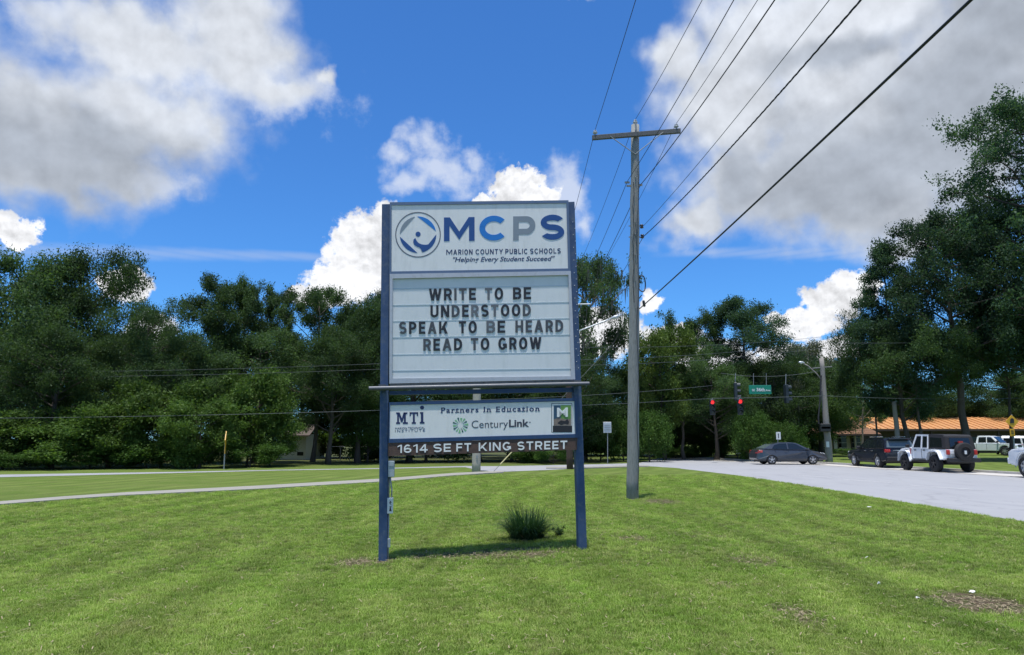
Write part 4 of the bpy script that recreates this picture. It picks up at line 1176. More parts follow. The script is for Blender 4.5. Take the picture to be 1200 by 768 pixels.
# ================================================================== vehicles (built at the origin, nose along +X)
def arch(cx, r, z0, n=8):
    """wheel opening in the sill line, walked from front to rear"""
    a0 = math.asin(max(-1, min(1, 0))); out = []
    for k in range(n + 1):
        a = PI * k / n; out.append((cx + r * math.cos(a), z0 + r * math.sin(a) * 1.0))
    return out
def side_body(top, sill, wheels, ra, W, taper=None, bev=0.045):
    """top: outline from rear sill up and over to front sill"""
    pts = list(top)
    for cx in sorted(wheels, reverse=True): pts += arch(cx, ra, sill)
    mb = MB()
    w = lambda x, z: W / 2 - (taper(x, z) if taper else 0)
    mb.slab([Vector((x, w(x, z), z)) for x, z in pts], [Vector((x, -w(x, z), z)) for x, z in pts])
    return mb
def cabin(pts, zb, zt, wb, wt):
    mb = MB(); w = lambda z: wb + (wt - wb) * (z - zb) / (zt - zb)
    mb.slab([Vector((x, w(z), z)) for x, z in pts], [Vector((x, -w(z), z)) for x, z in pts])
    return mb, w
def side_panes(root, polys_, w, mat, out=0.006):
    for pl in polys_:
        for s in (1, -1):
            MB().slab([Vector((x, s * (w(z) + out), z)) for x, z in pl], [Vector((x, s * (w(z) - 0.02), z)) for x, z in pl]).build('window', mat, root)
def wheel(root, x, y, r, wd, rimmat, spokes=5, rr=0.66):
    s = 1 if y > 0 else -1; c = Vector((x, y, r)); ax = Vector((0, s, 0))
    ty = MB().lathe(c - ax * wd * 0.5, ax, [(0, r * 0.6), (0.005, r * 0.93), (wd * .18, r), (wd * .82, r), (wd * .97, r * 0.94), (wd, r * 0.88), (wd * 0.985, r * rr), (wd * .80, r * rr * .96)], 24).build('wheel', M['tyre'], root, smooth=False)
    rm = MB(); rm.lathe(c + ax * wd * .33, ax, [(0, r * rr), (0.015, r * rr), (0.02, r * rr * .9), (0.0, r * rr * .86)], 24)
    for k in range(spokes):
        a = 2 * PI * k / spokes + 0.3; d = Vector((math.cos(a), 0, math.sin(a)))
        t = Vector((-d.z, 0, d.x)); c0 = c + ax * wd * .42
        q = [c0 + d * r * .1 - t * r * .10, c0 + d * r * rr * .93 - t * r * .085, c0 + d * r * rr * .93 + t * r * .085, c0 + d * r * .1 + t * r * .10]
        rm.slab([p + ax * .015 for p in q], [p - ax * .02 for p in q])
    rm.lathe(c + ax * wd * .38, ax, [(0, r * .17), (0.04, r * .15), (.045, r * .05)], 12)
    rm.build('rim', rimmat, ty)
def seam(root, pts, y, w=0.012):
    for s in (1, -1):
        mb = MB(); mb.tube([Vector((x, s * (y(x, z) if callable(y) else y), z)) for x, z in pts], w, 4); mb.build('door_gap', M['seam'], root)

def make_sedan():
    root = empty('sedan')
    tag(root, 'slate grey sedan turning right at the junction, side on', 'car', 'cars on the road')
    W, sill = 1.80, 0.24
    top = [(-2.32, sill + .06), (-2.36, .42), (-2.34, .70), (-2.26, .93), (-1.98, 1.015), (-1.5, 1.03), (-0.6, .985), (.6, .965), (1.25, .93), (1.75, .84), (2.15, .70), (2.30, .56), (2.34, .38), (2.28, sill + .05)]
    tp = lambda x, z: 0.05 * max(0, (z - .75)) / .25 + 0.16 * max(0, abs(x) - 1.85) ** 2 * 2.2 + 0.03 * max(0, .45 - z) / .2
    side_body(top, sill, (-1.37, 1.33), 0.355, W, tp).build('body', M['car_grey'], root, bevel=0.05, seg=3, smooth=False)
    cab = [(-1.95, 1.0), (-1.25, 1.33), (-.75, 1.435), (-.1, 1.455), (.35, 1.41), (1.28, .93)]
    mb, w = cabin(cab, .95, 1.45, .86, .62); mb.build('roof', M['car_grey'], root, bevel=0.04, seg=2)
    side_panes(root, [[(-1.33, 1.03), (-1.12, 1.28), (-.72, 1.375), (-.30, 1.39), (-.30, 1.02)], [(-.22, 1.02), (-.22, 1.392), (.10, 1.385), (.33, 1.34), (.93, 1.0)]], w, M['glass'])
    for (p, q) in [((.42, 1.372), (1.16, .99)), ((-1.85, 1.045), (-1.30, 1.31))]:
        a0, a1 = Vector((p[0], 0, p[1])), Vector((q[0], 0, q[1])); n = (a1 - a0).cross(Vector((0, 1, 0))).normalized()
        if n.z < 0: n = -n
        y0, y1 = w(p[1]) - .06, w(q[1]) - .06; o = n * 0.014
        qd = [a0 + Vector((0, y0, 0)), a1 + Vector((0, y1, 0)), a1 - Vector((0, y1, 0)), a0 - Vector((0, y0, 0))]
        MB().slab([v + o for v in qd], [v - o for v in qd]).build('windscreen', M['glass_pale'], root)
    yb = lambda x, z: W / 2 - tp(x, z) + .002
    seam(root, [(-.26, .98), (-.24, .36), (-.95, .36)], yb, .008); seam(root, [(.95, .95), (.90, .36), (-.24, .36)], yb, .008); seam(root, [(-1.15, .98), (-.95, .40)], yb, .008)
    for s in (1, -1):
        for x in (-.42, .62): MB().box((x, s * (yb(x, .86) + .01), .85), (.17, .025, .03)).build('door_handle', M['car_grey'], root, bevel=.008)
        MB().box((1.0, s * .97, 1.02), (.14, .2, .13)).build('mirror', M['car_grey'], root, bevel=.03)
        MB().slab([Vector((-2.25, s * .86, .92)), Vector((-1.95, s * .872, .93)), Vector((-1.98, s * .89, .78)), Vector((-2.31, s * .82, .74))], [Vector((-2.20, s * .6, .95)), Vector((-2.0, s * .7, .93)), Vector((-2.0, s * .7, .78)), Vector((-2.36, s * .55, .74))]).build('tail_light', M['tail'], root)
        MB().slab([Vector((2.20, s * .66, .74)), Vector((1.85, s * .85, .80)), Vector((1.95, s * .855, .68)), Vector((2.30, s * .62, .62))], [Vector((2.10, s * .5, .74)), Vector((1.8, s * .7, .80)), Vector((1.8, s * .7, .68)), Vector((2.25, s * .5, .62))]).build('headlight', M['headlens'], root)
        for x in (-1.37, 1.33): wheel(root, x, s * .80, .325, .21, M['rim'], 5)
    MB().box((2.33, 0, .42), (.05, 1.2, .14)).build('grille', M['black'], root, bevel=.02)
    MB().box((0, 0, .30), (4.1, 1.5, .20)).build('underbody', M['black'], root)
    return root

def make_suv():
    root = empty('suv')
    tag(root, 'dark navy SUV waiting in the lane, ahead of the white soft-top', 'car', 'cars on the road')
    W, sill = 1.92, 0.34
    top = [(0.02, sill + .08), (0.0, .60), (.03, .95), (.10, 1.10), (1.2, 1.10), (3.3, 1.08), (4.2, 1.02), (4.62, .92), (4.75, .70), (4.76, .45), (4.66, sill + .06)]
    tp = lambda x, z: 0.04 * max(0, z - .85) / .25 + .10 * max(0, x - 4.1) ** 2
    side_body(top, sill, (.98, 3.88), 0.43, W, tp).build('body', M['car_black'], root, bevel=0.05, seg=3)
    cab = [(.06, 1.08), (.30, 1.60), (.55, 1.72), (1.6, 1.76), (2.5, 1.70), (3.45, 1.08)]
    mb, w = cabin(cab, 1.05, 1.75, .92, .70); mb.build('roof', M['car_black'], root, bevel=0.05, seg=2)
    side_panes(root, [[(.42, 1.15), (.58, 1.58), (1.08, 1.62), (1.08, 1.13)], [(1.15, 1.13), (1.15, 1.64), (1.95, 1.64), (1.95, 1.13)], [(2.02, 1.13), (2.02, 1.64), (2.42, 1.60), (3.08, 1.13)]], w, M['glass'])
    for (p, q, m_) in [((2.60, 1.63), (3.35, 1.14), 'glass'), ((.105, 1.18), (.285, 1.56), 'glass_pale')]:
        a0, a1 = Vector((p[0], 0, p[1])), Vector((q[0], 0, q[1])); n = (a1 - a0).cross(Vector((0, 1, 0))).normalized() * 0.014
        y0, y1 = w(p[1]) - .08, w(q[1]) - .08
        qd = [a0 + Vector((0, y0, 0)), a1 + Vector((0, y1, 0)), a1 - Vector((0, y1, 0)), a0 - Vector((0, y0, 0))]
        MB().slab([v + n for v in qd], [v - n for v in qd]).build('windscreen', M[m_], root)
    MB().box((.22, 0, 1.68), (.34, 1.25, .05)).build('spoiler', M['car_black'], root, bevel=.015)
    MB().box((-.02, 0, .52), (.14, 1.78, .26)).build('bumper', M['black'], root, bevel=.03)
    MB().box((-.012, 0, .86), (.03, .52, .15)).build('number_plate', M['sign_back'], root)
    MB().box((-.01, 0, 1.02), (.03, 1.0, .035)).build('trim_strip', M['chrome'], root)
    yb = lambda x, z: W / 2 - tp(x, z) + .002
    seam(root, [(1.12, 1.08), (1.15, .8), (1.45, .5)], yb, .009); seam(root, [(1.98, 1.08), (1.98, .42)], yb, .009); seam(root, [(3.05, 1.08), (3.0, .42)], yb, .009)
    seam(root, [(1.5, .47), (3.4, .47)], yb, .012)
    for s in (1, -1):
        MB().box((.05, s * .80, .99), (.16, .30, .17)).build('tail_light', M['tail'], root, bevel=.02)
        MB().box((3.02, s * 1.03, 1.16), (.16, .22, .17)).build('mirror', M['black'], root, bevel=.03)
        MB().box((4.62, s * .74, .85), (.16, .34, .13)).build('headlight', M['headlens'], root, bevel=.02)
        MB().tube([(0.75, s * .66, 1.79), (2.2, s * .66, 1.79)], .018, 6).build('roof_rail', M['chrome'], root)
        for x in (1.30, 2.15): MB().box((x + .25, s * (yb(x, 1.0) + .012), .98), (.2, .03, .035)).build('door_handle', M['chrome'], root, bevel=.008)
        for x in (.98, 3.88): wheel(root, x, s * .84, .385, .24, M['rim'], 5, .70)
    MB().box((2.4, 0, .38), (4.3, 1.5, .20)).build('underbody', M['black'], root)
    return root

def make_offroader():
    root = empty('offroad_car')
    tag(root, 'white boxy four-by-four with black soft top and a spare wheel on its tail', 'car', 'cars on the road')
    W = 1.58
    top = [(0.0, .70), (0.0, 1.14), (1.0, 1.16), (2.95, 1.17), (3.0, 1.24), (4.05, 1.13), (4.14, 1.05), (4.14, .66)]
    side_body(top, .60, (.88, 3.52), .52, W).build('body', M['car_white'], root, bevel=0.035, seg=2)
    # flat fenders
    for s in (1, -1):
        for cx in (.88, 3.52):
            mb = MB(); ri, ro = .50, .575
            P1 = [(-.56, -.30), (-.42, .10), (-.22, .22), (.28, .22), (.50, .08), (.60, -.30)] if cx > 2 else [(-.60, -.16), (-.42, .16), (-.22, .24), (.26, .24), (.44, .14), (.58, -.20)]
            for k in range(5):
                (xa, za), (xb, zb_) = P1[k], P1[k + 1]
                q = [Vector((cx + xa, s * .74, .86 + za)), Vector((cx + xb, s * .74, .86 + zb_)), Vector((cx + xb, s * .96, .84 + zb_)), Vector((cx + xa, s * .96, .84 + za))]
                mb.slab(q, [v - Vector((0, 0, .06)) for v in q])
            mb.build('fender', M['car_white'], root)
            wheel(root, cx, s * .80, .43, .29, M['rim_dark'], 5, .55)
        MB().box((2.15, s * .80, .53), (2.0, .12, .09)).build('side_step', M['black'], root)
        MB().box((3.0, s * .98, 1.28), (.10, .20, .18)).build('mirror', M['black'], root, bevel=.02)
        MB().box((-.02, s * .69, 1.00), (.09, .17, .24)).build('tail_light', M['tail'], root, bevel=.02)
        MB().box((3.08, s * .80, 1.02), (.05, .03, .30)).build('badge_strip', M['red_strap'], root)
        MB().lathe((4.15, s * .52, .98), (1, 0, 0), [(0, .10), (.03, .09), (.04, .03)], 14).build('headlight', M['headlens'], root)
        for x in (1.82, 2.62): MB().box((x, s * .81, 1.08), (.16, .03, .05)).build('door_handle', M['black'], root, bevel=.006)
    yb = W / 2 + .002
    seam(root, [(1.30, 1.15), (1.30, .85), (1.48, .64), (2.05, .64)], yb, .012); seam(root, [(2.07, 1.15), (2.07, .64)], yb, .012); seam(root, [(2.95, 1.15), (2.95, .64), (2.07, .64)], yb, .012)
    # door frames and windscreen frame, white
    fw = lambda z: .80 - (.10) * (z - 1.16) / .7
    fr = MB()
    for s in (1, -1):
        def bar(a, b, t=.055):
            (x0, z0), (x1, z1) = a, b
            d = Vector((x1 - x0, 0, z1 - z0)).normalized(); n = Vector((-d.z, 0, d.x)) * t / 2
            q = [Vector((x0, s * fw(z0), z0)) - n, Vector((x1, s * fw(z1), z1)) - n, Vector((x1, s * fw(z1), z1)) + n, Vector((x0, s * fw(z0), z0)) + n]
            fr.slab(q, [v - Vector((0, s * .05, 0)) for v in q])
        bar((1.50, 1.15), (1.55, 1.84), .10); bar((2.08, 1.15), (2.08, 1.86), .10); bar((2.92, 1.15), (2.58, 1.86), .10); bar((1.50, 1.84), (2.62, 1.86), .09); bar((1.45, 1.18), (2.95, 1.18), .06)
    fr.build('window_frame', M['car_white'], root)
    side_panes(root, [[(1.58, 1.2), (1.60, 1.80), (2.03, 1.81), (2.03, 1.2)], [(2.13, 1.2), (2.13, 1.81), (2.55, 1.81), (2.84, 1.2)]], lambda z: fw(z) - .03, M['glass'], 0.004)
    q = [Vector((2.95, .72, 1.22)), Vector((2.95, -.72, 1.22)), Vector((2.64, -.64, 1.82)), Vector((2.64, .64, 1.82))]
    MB().slab(q, [v - Vector((.03, 0, .01)) for v in q]).build('windscreen', M['glass'], root)
    st = [(.04, 1.14), (.16, 1.78), (.30, 1.86), (1.5, 1.90), (2.55, 1.89), (2.62, 1.84), (1.52, 1.84), (1.47, 1.14)]
    mb, w = cabin(st, 1.14, 1.88, .79, .69); so = mb.build('soft_top', M['softtop'], root, bevel=.03, seg=2)
    q = [Vector((.045, .52, 1.25)), Vector((.045, -.52, 1.25)), Vector((.13, -.50, 1.70)), Vector((.13, .50, 1.70))]
    MB().slab([v - Vector((.012, 0, 0)) for v in q], [v + Vector((.01, 0, 0)) for v in q]).build('rear_window', M['glass'], so)
    for s in (1, -1):
        pl = [(.30, 1.24), (.40, 1.70), (1.35, 1.74), (1.35, 1.24)]
        MB().slab([Vector((x, s * (w(z) + .004), z)) for x, z in pl], [Vector((x, s * (w(z) - .02), z)) for x, z in pl]).build('window', M['glass'], so)
    # spare wheel
    c = Vector((-.04, -.02, 1.02))
    sp = MB().lathe(c, (-1, 0, 0), [(0, .34), (0.01, .42), (.05, .455), (.22, .455), (.26, .42), (.27, .24), (.20, .23)], 28).build('spare_wheel', M['tyre'], root)
    MB().lathe(c + Vector((-.16, 0, 0)), (-1, 0, 0), [(0, .22), (.03, .21), (.04, .12), (.06, .11), (.07, .03)], 16).build('rim', M['rim_dark'], sp)
    MB().box(c + Vector((-.245, 0, -.02)), (.02, .11, .17)).build('emblem', M['sign_white'], sp)
    MB().box((-.06, .05, 1.50), (.07, .22, .10)).build('brake_light', M['tail'], root)
    MB().box((-.13, 0, .62), (.22, 1.62, .22)).build('bumper', M['black'], root, bevel=.03)
    MB().box((-.02, .50, .86), (.03, .32, .16)).build('number_plate', M['sign_back'], root)
    MB().box((4.18, 0, .62), (.18, 1.6, .18)).build('bumper', M['black'], root, bevel=.02)
    MB().box((2.1, 0, .52), (3.6, 1.1, .16)).build('underbody', M['black'], root)
    for x in (.88, 3.52): MB().tube([(x, -.7, .43), (x, .7, .43)], .07, 8).build('axle', M['black'], root)
    return root

def make_pickup(name, label, group, white=True):
    root = empty(name); tag(root, label, 'pickup truck' , group)
    W, sill = 1.96, .44
    top = [(0.0, sill + .08), (-.02, .8), (0.0, 1.15), (1.75, 1.15), (3.75, 1.14), (4.6, 1.12), (5.15, 1.06), (5.30, .95), (5.32, .55), (5.22, sill + .04)]
    side_body(top, sill, (1.05, 4.30), .50, W, lambda x, z: .10 * max(0, x - 4.7) ** 2).build('body', M['car_white'], root, bevel=.05, seg=2)
    mb, w = cabin([(1.75, 1.12), (1.90, 1.78), (2.05, 1.84), (3.0, 1.84), (3.25, 1.78), (3.95, 1.12)], 1.1, 1.84, .90, .74); mb.build('roof', M['car_white'], root, bevel=.05, seg=2)
    side_panes(root, [[(1.98, 1.2), (2.05, 1.70), (2.70, 1.72), (2.70, 1.2)], [(2.78, 1.2), (2.78, 1.72), (3.14, 1.70), (3.62, 1.2)]], w, M['glass'])
    q = [Vector((3.93, .80, 1.20)), Vector((3.93, -.80, 1.20)), Vector((3.36, -.68, 1.74)), Vector((3.36, .68, 1.74))]
    MB().slab([v + Vector((.0, 0, .012)) for v in q], [v - Vector((.03, 0, .02)) for v in q]).build('windscreen', M['glass'], root)
    q = [Vector((1.75, .74, 1.22)), Vector((1.75, -.74, 1.22)), Vector((1.86, -.66, 1.72)), Vector((1.86, .66, 1.72))]
    MB().slab([v - Vector((.02, 0, 0)) for v in q], [v + Vector((.03, 0, 0)) for v in q]).build('rear_window', M['glass'], root)
    for s in (1, -1):
        MB().box((.02, s * .88, .98), (.08, .16, .30)).build('tail_light', M['tail'], root, bevel=.02)
        MB().box((5.18, s * .72, .90), (.22, .42, .16)).build('headlight', M['headlens'], root, bevel=.02)
        MB().box((3.75, s * 1.06, 1.28), (.16, .22, .20)).build('mirror', M['black'], root, bevel=.03)
        for x in (1.05, 4.30): wheel(root, x, s * .86, .41, .26, M['rim'], 6, .62)
    MB().box((5.34, 0, .62), (.12, 1.86, .24)).build('bumper', M['car_white'], root, bevel=.03)
    MB().box((5.31, 0, .90), (.06, .95, .24)).build('grille', M['black'], root, bevel=.02)
    MB().box((-.08, 0, .62), (.16, 1.86, .2)).build('bumper', M['chrome'], root, bevel=.03)
    MB().box((2.6, 0, .48), (4.6, 1.5, .2)).build('underbody', M['black'], root)
    seam(root, [(1.85, 1.12), (1.85, .55)], W / 2 + .002); seam(root, [(2.74, 1.12), (2.74, .55)], W / 2 + .002); seam(root, [(3.7, 1.12), (3.7, .55)], W / 2 + .002)
    return root

def make_van(label):
    root = empty('van'); tag(root, label, 'van', 'vehicles parked in the far lot')
    W, sill = 1.95, .35
    top = [(0.0, sill + .1), (-.02, 1.1), (.06, 1.9), (.2, 2.05), (3.4, 2.05), (3.8, 1.9), (4.5, 1.25), (5.1, 1.1), (5.25, .8), (5.2, sill + .1)]
    side_body(top, sill, (1.05, 4.25), .44, W, lambda x, z: .10 * max(0, z - 1.1)).build('body', M['car_white'], root, bevel=.06, seg=2)
    for s in (1, -1):
        q = [Vector((-.045, s * .12, 1.25)), Vector((-.045, s * .80, 1.25)), Vector((.03, s * .74, 1.82)), Vector((.03, s * .12, 1.82))]
        MB().slab([v - Vector((.012, 0, 0)) for v in q], [v + Vector((.03, 0, 0)) for v in q]).build('rear_window', M['glass'], root, bevel=.0)
        pl = [(3.55, 1.3), (3.6, 1.8), (3.85, 1.75), (4.35, 1.3)]
        MB().slab([Vector((x, s * (W / 2 - .10 * (z - 1.1) + .006), z)) for x, z in pl], [Vector((x, s * (W / 2 - .12), z)) for x, z in pl]).build('window', M['glass'], root)
        MB().box((-.01, s * .88, 1.0), (.06, .14, .34)).build('tail_light', M['tail'], root)
        for x in (1.05, 4.25): wheel(root, x, s * .85, .36, .22, M['rim'], 5)
    MB().box((-.03, 0, .55), (.12, 1.8, .2)).build('bumper', M['black'], root, bevel=.02)
    MB().box((-.03, -.3, .95), (.03, .36, .16)).build('number_plate', M['black'], root)
    MB().box((2.6, 0, .4), (4.6, 1.5, .2)).build('underbody', M['black'], root)
    q = [Vector((3.86, .72, 1.88)), Vector((3.86, -.72, 1.88)), Vector((4.46, -.84, 1.30)), Vector((4.46, .84, 1.30))]
    MB().slab([v + Vector((.02, 0, .03)) for v in q], [v - Vector((.02, 0, .03)) for v in q]).build('windscreen', M['glass'], root)
    return root

car = make_sedan(); car.location = ((924.0 - 600) / F * 48.6 + 0.0, 48.6 + .9, 0.004); car.rotation_euler.z = 0.0
car = make_suv(); car.location = (22.35, 42.2, 0.004); car.rotation_euler.z = R(90.5)
car = make_offroader(); car.location = (22.3, 36.5, 0.004); car.rotation_euler.z = R(91.5)
pk = make_pickup('pickup_truck', 'white vehicle in the lane, cut off by the right edge of the photo', 'cars on the road')
pk.location = (22.95, 27.0, 0.004); pk.rotation_euler.z = R(90); pk.scale = (1.06, 1.04, 1.12)
for s in (1, -1): MB().box((4.25, s * .985, 1.05), (1.9, .02, .07)).build('red_stripe', M['red_strap'], pk)
kids = {}
for o in bpy.data.objects:
    if o.parent is not None: kids.setdefault(o.parent.name, []).append(o)
YL = 79.0
p2 = copy_tree(pk, {k: [c for c in v if not c.name.startswith('red_stripe')] for k, v in kids.items()})
p2.location = ((1152 - 600) / F * YL - 2.2, YL + 1.5, 0); p2.rotation_euler.z = R(-52); tag(p2, 'white pickup parked on the far lot, just right of the big tree trunk', 'pickup truck', 'vehicles parked in the far lot')
v1 = make_van('white van parked with its back windows facing us, left of the yellow diamond sign')
v1.location = ((1179 - 600) / F * YL, YL, 0); v1.rotation_euler.z = R(64)
kids = {}
for o in bpy.data.objects:
    if o.parent is not None: kids.setdefault(o.parent.name, []).append(o)
v2 = copy_tree(v1, kids); v2.location = ((1206 - 600) / F * YL, YL + 3, 0); v2.rotation_euler.z = R(64); tag(v2, 'second white van on the far lot, behind the yellow diamond sign')

# ================================================================== buildings
M['roof_orange'] = paint('orange_metal_roof', (0.66, 0.335, 0.135), 0.42, 0.25, 0.10, 1.5, (0.45, 0.20, 0.10), 0.3)
M['roof_orange2'] = paint('orange_metal_roof_worn', (0.60, 0.295, 0.12), 0.45, 0.25, 0.12, 1.5, (0.45, 0.20, 0.10), 0.4)
M['wall_dark'] = paint('dark_brown_wall', (0.060, 0.046, 0.040), 0.8, 0, 0.2, 2)
M['wall_tan'] = paint('tan_stucco', (0.40, 0.335, 0.235), 0.9, 0, 0.12, 1.5, (0.25, 0.20, 0.14), 0.3, 0.3, 20)
M['shingle'] = paint('brown_shingles', (0.17, 0.088, 0.048), 0.9, 0, 0.25, 3, (0.10, 0.06, 0.045), 0.5, 0.6, 14)
M['fascia'] = paint('dark_fascia', (0.045, 0.03, 0.025), 0.7)
M['win'] = simple('window_glass', (0.02, 0.025, 0.03), 0.08)
M['white_wall'] = paint('white_siding', (0.66, 0.66, 0.64), 0.8, 0, 0.06, 3)
M['louver'] = paint('pale_shutter', (0.42, 0.40, 0.37), 0.8, 0, 0.1, 3)

YB = 92.0
xl = P(1000, 502, YB).x; xr = P(1420, 502, YB).x
ze = P(1100, 502.6, YB).z; zr = P(1100, 489.2, YB + 6.5).z
OB = empty('long_building', ((xl + xr) / 2, YB, 0))
tag(OB, 'long low dark building under an orange standing-seam metal roof, behind the parked vans', 'building')
MB().box(((xl + xr) / 2, YB + 6.5, (ze - .1) / 2), (xr - xl - 1.2, 10.5, ze - .1)).build('wall', M['wall_dark'], OB)
npan = int((xr - xl) / 0.86)
for k in range(npan):
    x0 = xl + k * (xr - xl) / npan; x1 = xl + (k + 1) * (xr - xl) / npan; g_ = .012 + 0.006 * (k % 2)
    mb = MB()
    mb.slab([Vector((x0, YB, ze)), Vector((x1, YB, ze)), Vector((x1, YB + 6.5, zr)), Vector((x0, YB + 6.5, zr))], [Vector((x0, YB, ze - .05)), Vector((x1, YB, ze - .05)), Vector((x1, YB + 6.5, zr - .05)), Vector((x0, YB + 6.5, zr - .05))])
    mb.slab([Vector((x0 - .04, YB - .01, ze + .09)), Vector((x0 + .04, YB - .01, ze + .09)), Vector((x0 + .04, YB + 6.5, zr + .09)), Vector((x0 - .04, YB + 6.5, zr + .09))], [Vector((x0 - .04, YB - .01, ze)), Vector((x0 + .04, YB - .01, ze)), Vector((x0 + .04, YB + 6.5, zr)), Vector((x0 - .04, YB + 6.5, zr))])
    mb.build('roof_panel', M['roof_orange' if (k * 7) % 5 else 'roof_orange2'], OB)
MB().slab([Vector((xl, YB + 6.52, zr)), Vector((xr, YB + 6.52, zr)), Vector((xr, YB + 13, ze)), Vector((xl, YB + 13, ze))], [Vector((xl, YB + 6.52, zr - .1)), Vector((xr, YB + 6.52, zr - .1)), Vector((xr, YB + 13, ze - .1)), Vector((xl, YB + 13, ze - .1))]).build('roof_back', M['roof_orange'], OB)
MB().box(((xl + xr) / 2, YB - .03, ze - .17), (xr - xl, .08, .24)).build('fascia', M['fascia'], OB)
for k in range(11):
    x = xl + 1.5 + k * (xr - xl - 3) / 10
    MB().box((x, YB + .25, (ze - .3) / 2), (.22, .22, ze - .3)).build('post', M['fascia'], OB)
    if k < 10:
        w_ = MB().box((x + 2.0, YB + 1.22, 1.45), (1.5, .06, 1.1)).build('window', M['win'], OB)
        MB().box((x + 2.0, YB + 1.18, 1.45), (.07, .05, 1.12)).build('mullion', M['louver'], w_)
        if k % 3 == 1: MB().box((x + 3.4, YB + 1.2, 1.05), (.9, .08, 2.1)).build('door', M['wall_tan'], OB)

YT = 86.0
tx0 = P(943, 508, YT).x; tx1 = P(1018, 508, YT).x; te = P(960, 508.8, YT).z; tr = P(960, 491.0, YT + 5).z
TB = empty('office_building', ((tx0 + tx1) / 2, YT, 0))
tag(TB, 'tan stucco building with a brown hipped roof, behind the leaning grey pole', 'building')
MB().box(((tx0 + tx1) / 2 + .25, YT + 5, te / 2), (tx1 - tx0 - 1.5, 8.6, te)).build('wall', M['wall_tan'], TB)
xa_, xb_ = tx0, tx1 + 1.5
rf = MB()
rp = [Vector((xa_, YT, te)), Vector((xb_, YT, te)), Vector((xb_, YT + 10, te)), Vector((xa_, YT + 10, te)), Vector((xa_ + 1.9, YT + 5, tr)), Vector((xb_ - 1.5, YT + 5, tr))]
rf.add(rp, [(0, 1, 5, 4), (1, 2, 5), (2, 3, 4, 5), (3, 0, 4), (0, 3, 2, 1)])
RF = rf.build('roof', M['shingle'], TB)
MB().box(((xa_ + xb_) / 2, YT - .03, te - .09), (xb_ - xa_, .08, .2)).build('fascia', M['fascia'], TB)
MB().box((P(980, 490, YT + 5).x, YT + 5, tr + .12), (1.5, .8, .34)).build('roof_vent', M['sign_white'], RF)
rg = random.Random(2)
for j in range(7):       # courses of shingles, each a thin raised strip
    t = (j + .5) / 7; a0 = Vector((xa_ + 1.9 * t, YT + 5 * t, te + (tr - te) * t + .015)); a1 = Vector((xb_ - 1.5 * t, YT + 5 * t, te + (tr - te) * t + .015))
    MB().slab([a0, a1, a1 + Vector((-.05, .34, .13)), a0 + Vector((.05, .34, .13))], [v - Vector((0, 0, .04)) for v in (a0, a1, a1 + Vector((-.05, .34, .13)), a0 + Vector((.05, .34, .13)))]).build('shingle_course', M['shingle'], RF)
fx = P(953.5, 518, YT + .7).x; MB().box((fx, YT + .68, 1.35), (.45, .06, 1.5)).build('window', M['win'], TB)
for (px, w_, mt) in [(981, .9, 'louver'), (987, .95, 'win'), (1003, 1.0, 'win')]:
    fx = P(px, 518, YT + .7).x; wn = MB().box((fx, YT + .67, 1.30), (w_, .08, 2.0)).build('window', M[mt], TB)
    if mt == 'win':
        for q_ in (-.3, .3, .9): MB().box((fx, YT + .62, 1.0 + q_), (w_, .05, .06)).build('bar', M['louver'], wn)
    MB().box((fx - w_ / 2 - .06, YT + .64, 1.3), (.12, .10, 2.1)).build('trim', M['fascia'], TB)
for x in (xa_ + .95, xb_ - 3): MB().box((x, YT + .3, te / 2 - .05), (.18, .18, te - .1)).build('post', M['wall_tan'], TB)

YH = 60.0
hx = P(351, 528, YH).x; M['house_roof'] = paint('grey_brown_roof', (0.085, 0.066, 0.055), 0.9, 0, 0.3, 3); HB = empty('white_house', (hx, YH, 0))
tag(HB, 'small white house glimpsed through the gap in the left woods', 'house')
MB().box((hx - 0.7, YH + 3, 1.05), (2.4, 6, 2.1)).build('wall', M['white_wall'], HB)
for k in range(7): MB().box((hx - 0.7, YH - .006, .2 + k * .29), (2.4, .03, .26)).build('siding_board', M['white_wall'], HB)
MB().slab([Vector((hx - 2.3, YH - .5, 2.0)), Vector((hx + 0.9, YH - .5, 2.0)), Vector((hx + .5, YH + 3, 2.8)), Vector((hx - 2.0, YH + 3, 2.8))], [Vector((hx - 2.3, YH - .5, 1.92)), Vector((hx + 0.9, YH - .5, 1.92)), Vector((hx + .5, YH + 3, 2.9)), Vector((hx - 2.8, YH + 3, 2.9))]).build('roof', M['house_roof'], HB)
MB().box((hx + .08, YH - .03, .5), (.5, .05, .28)).build('vent', M['win'], HB)

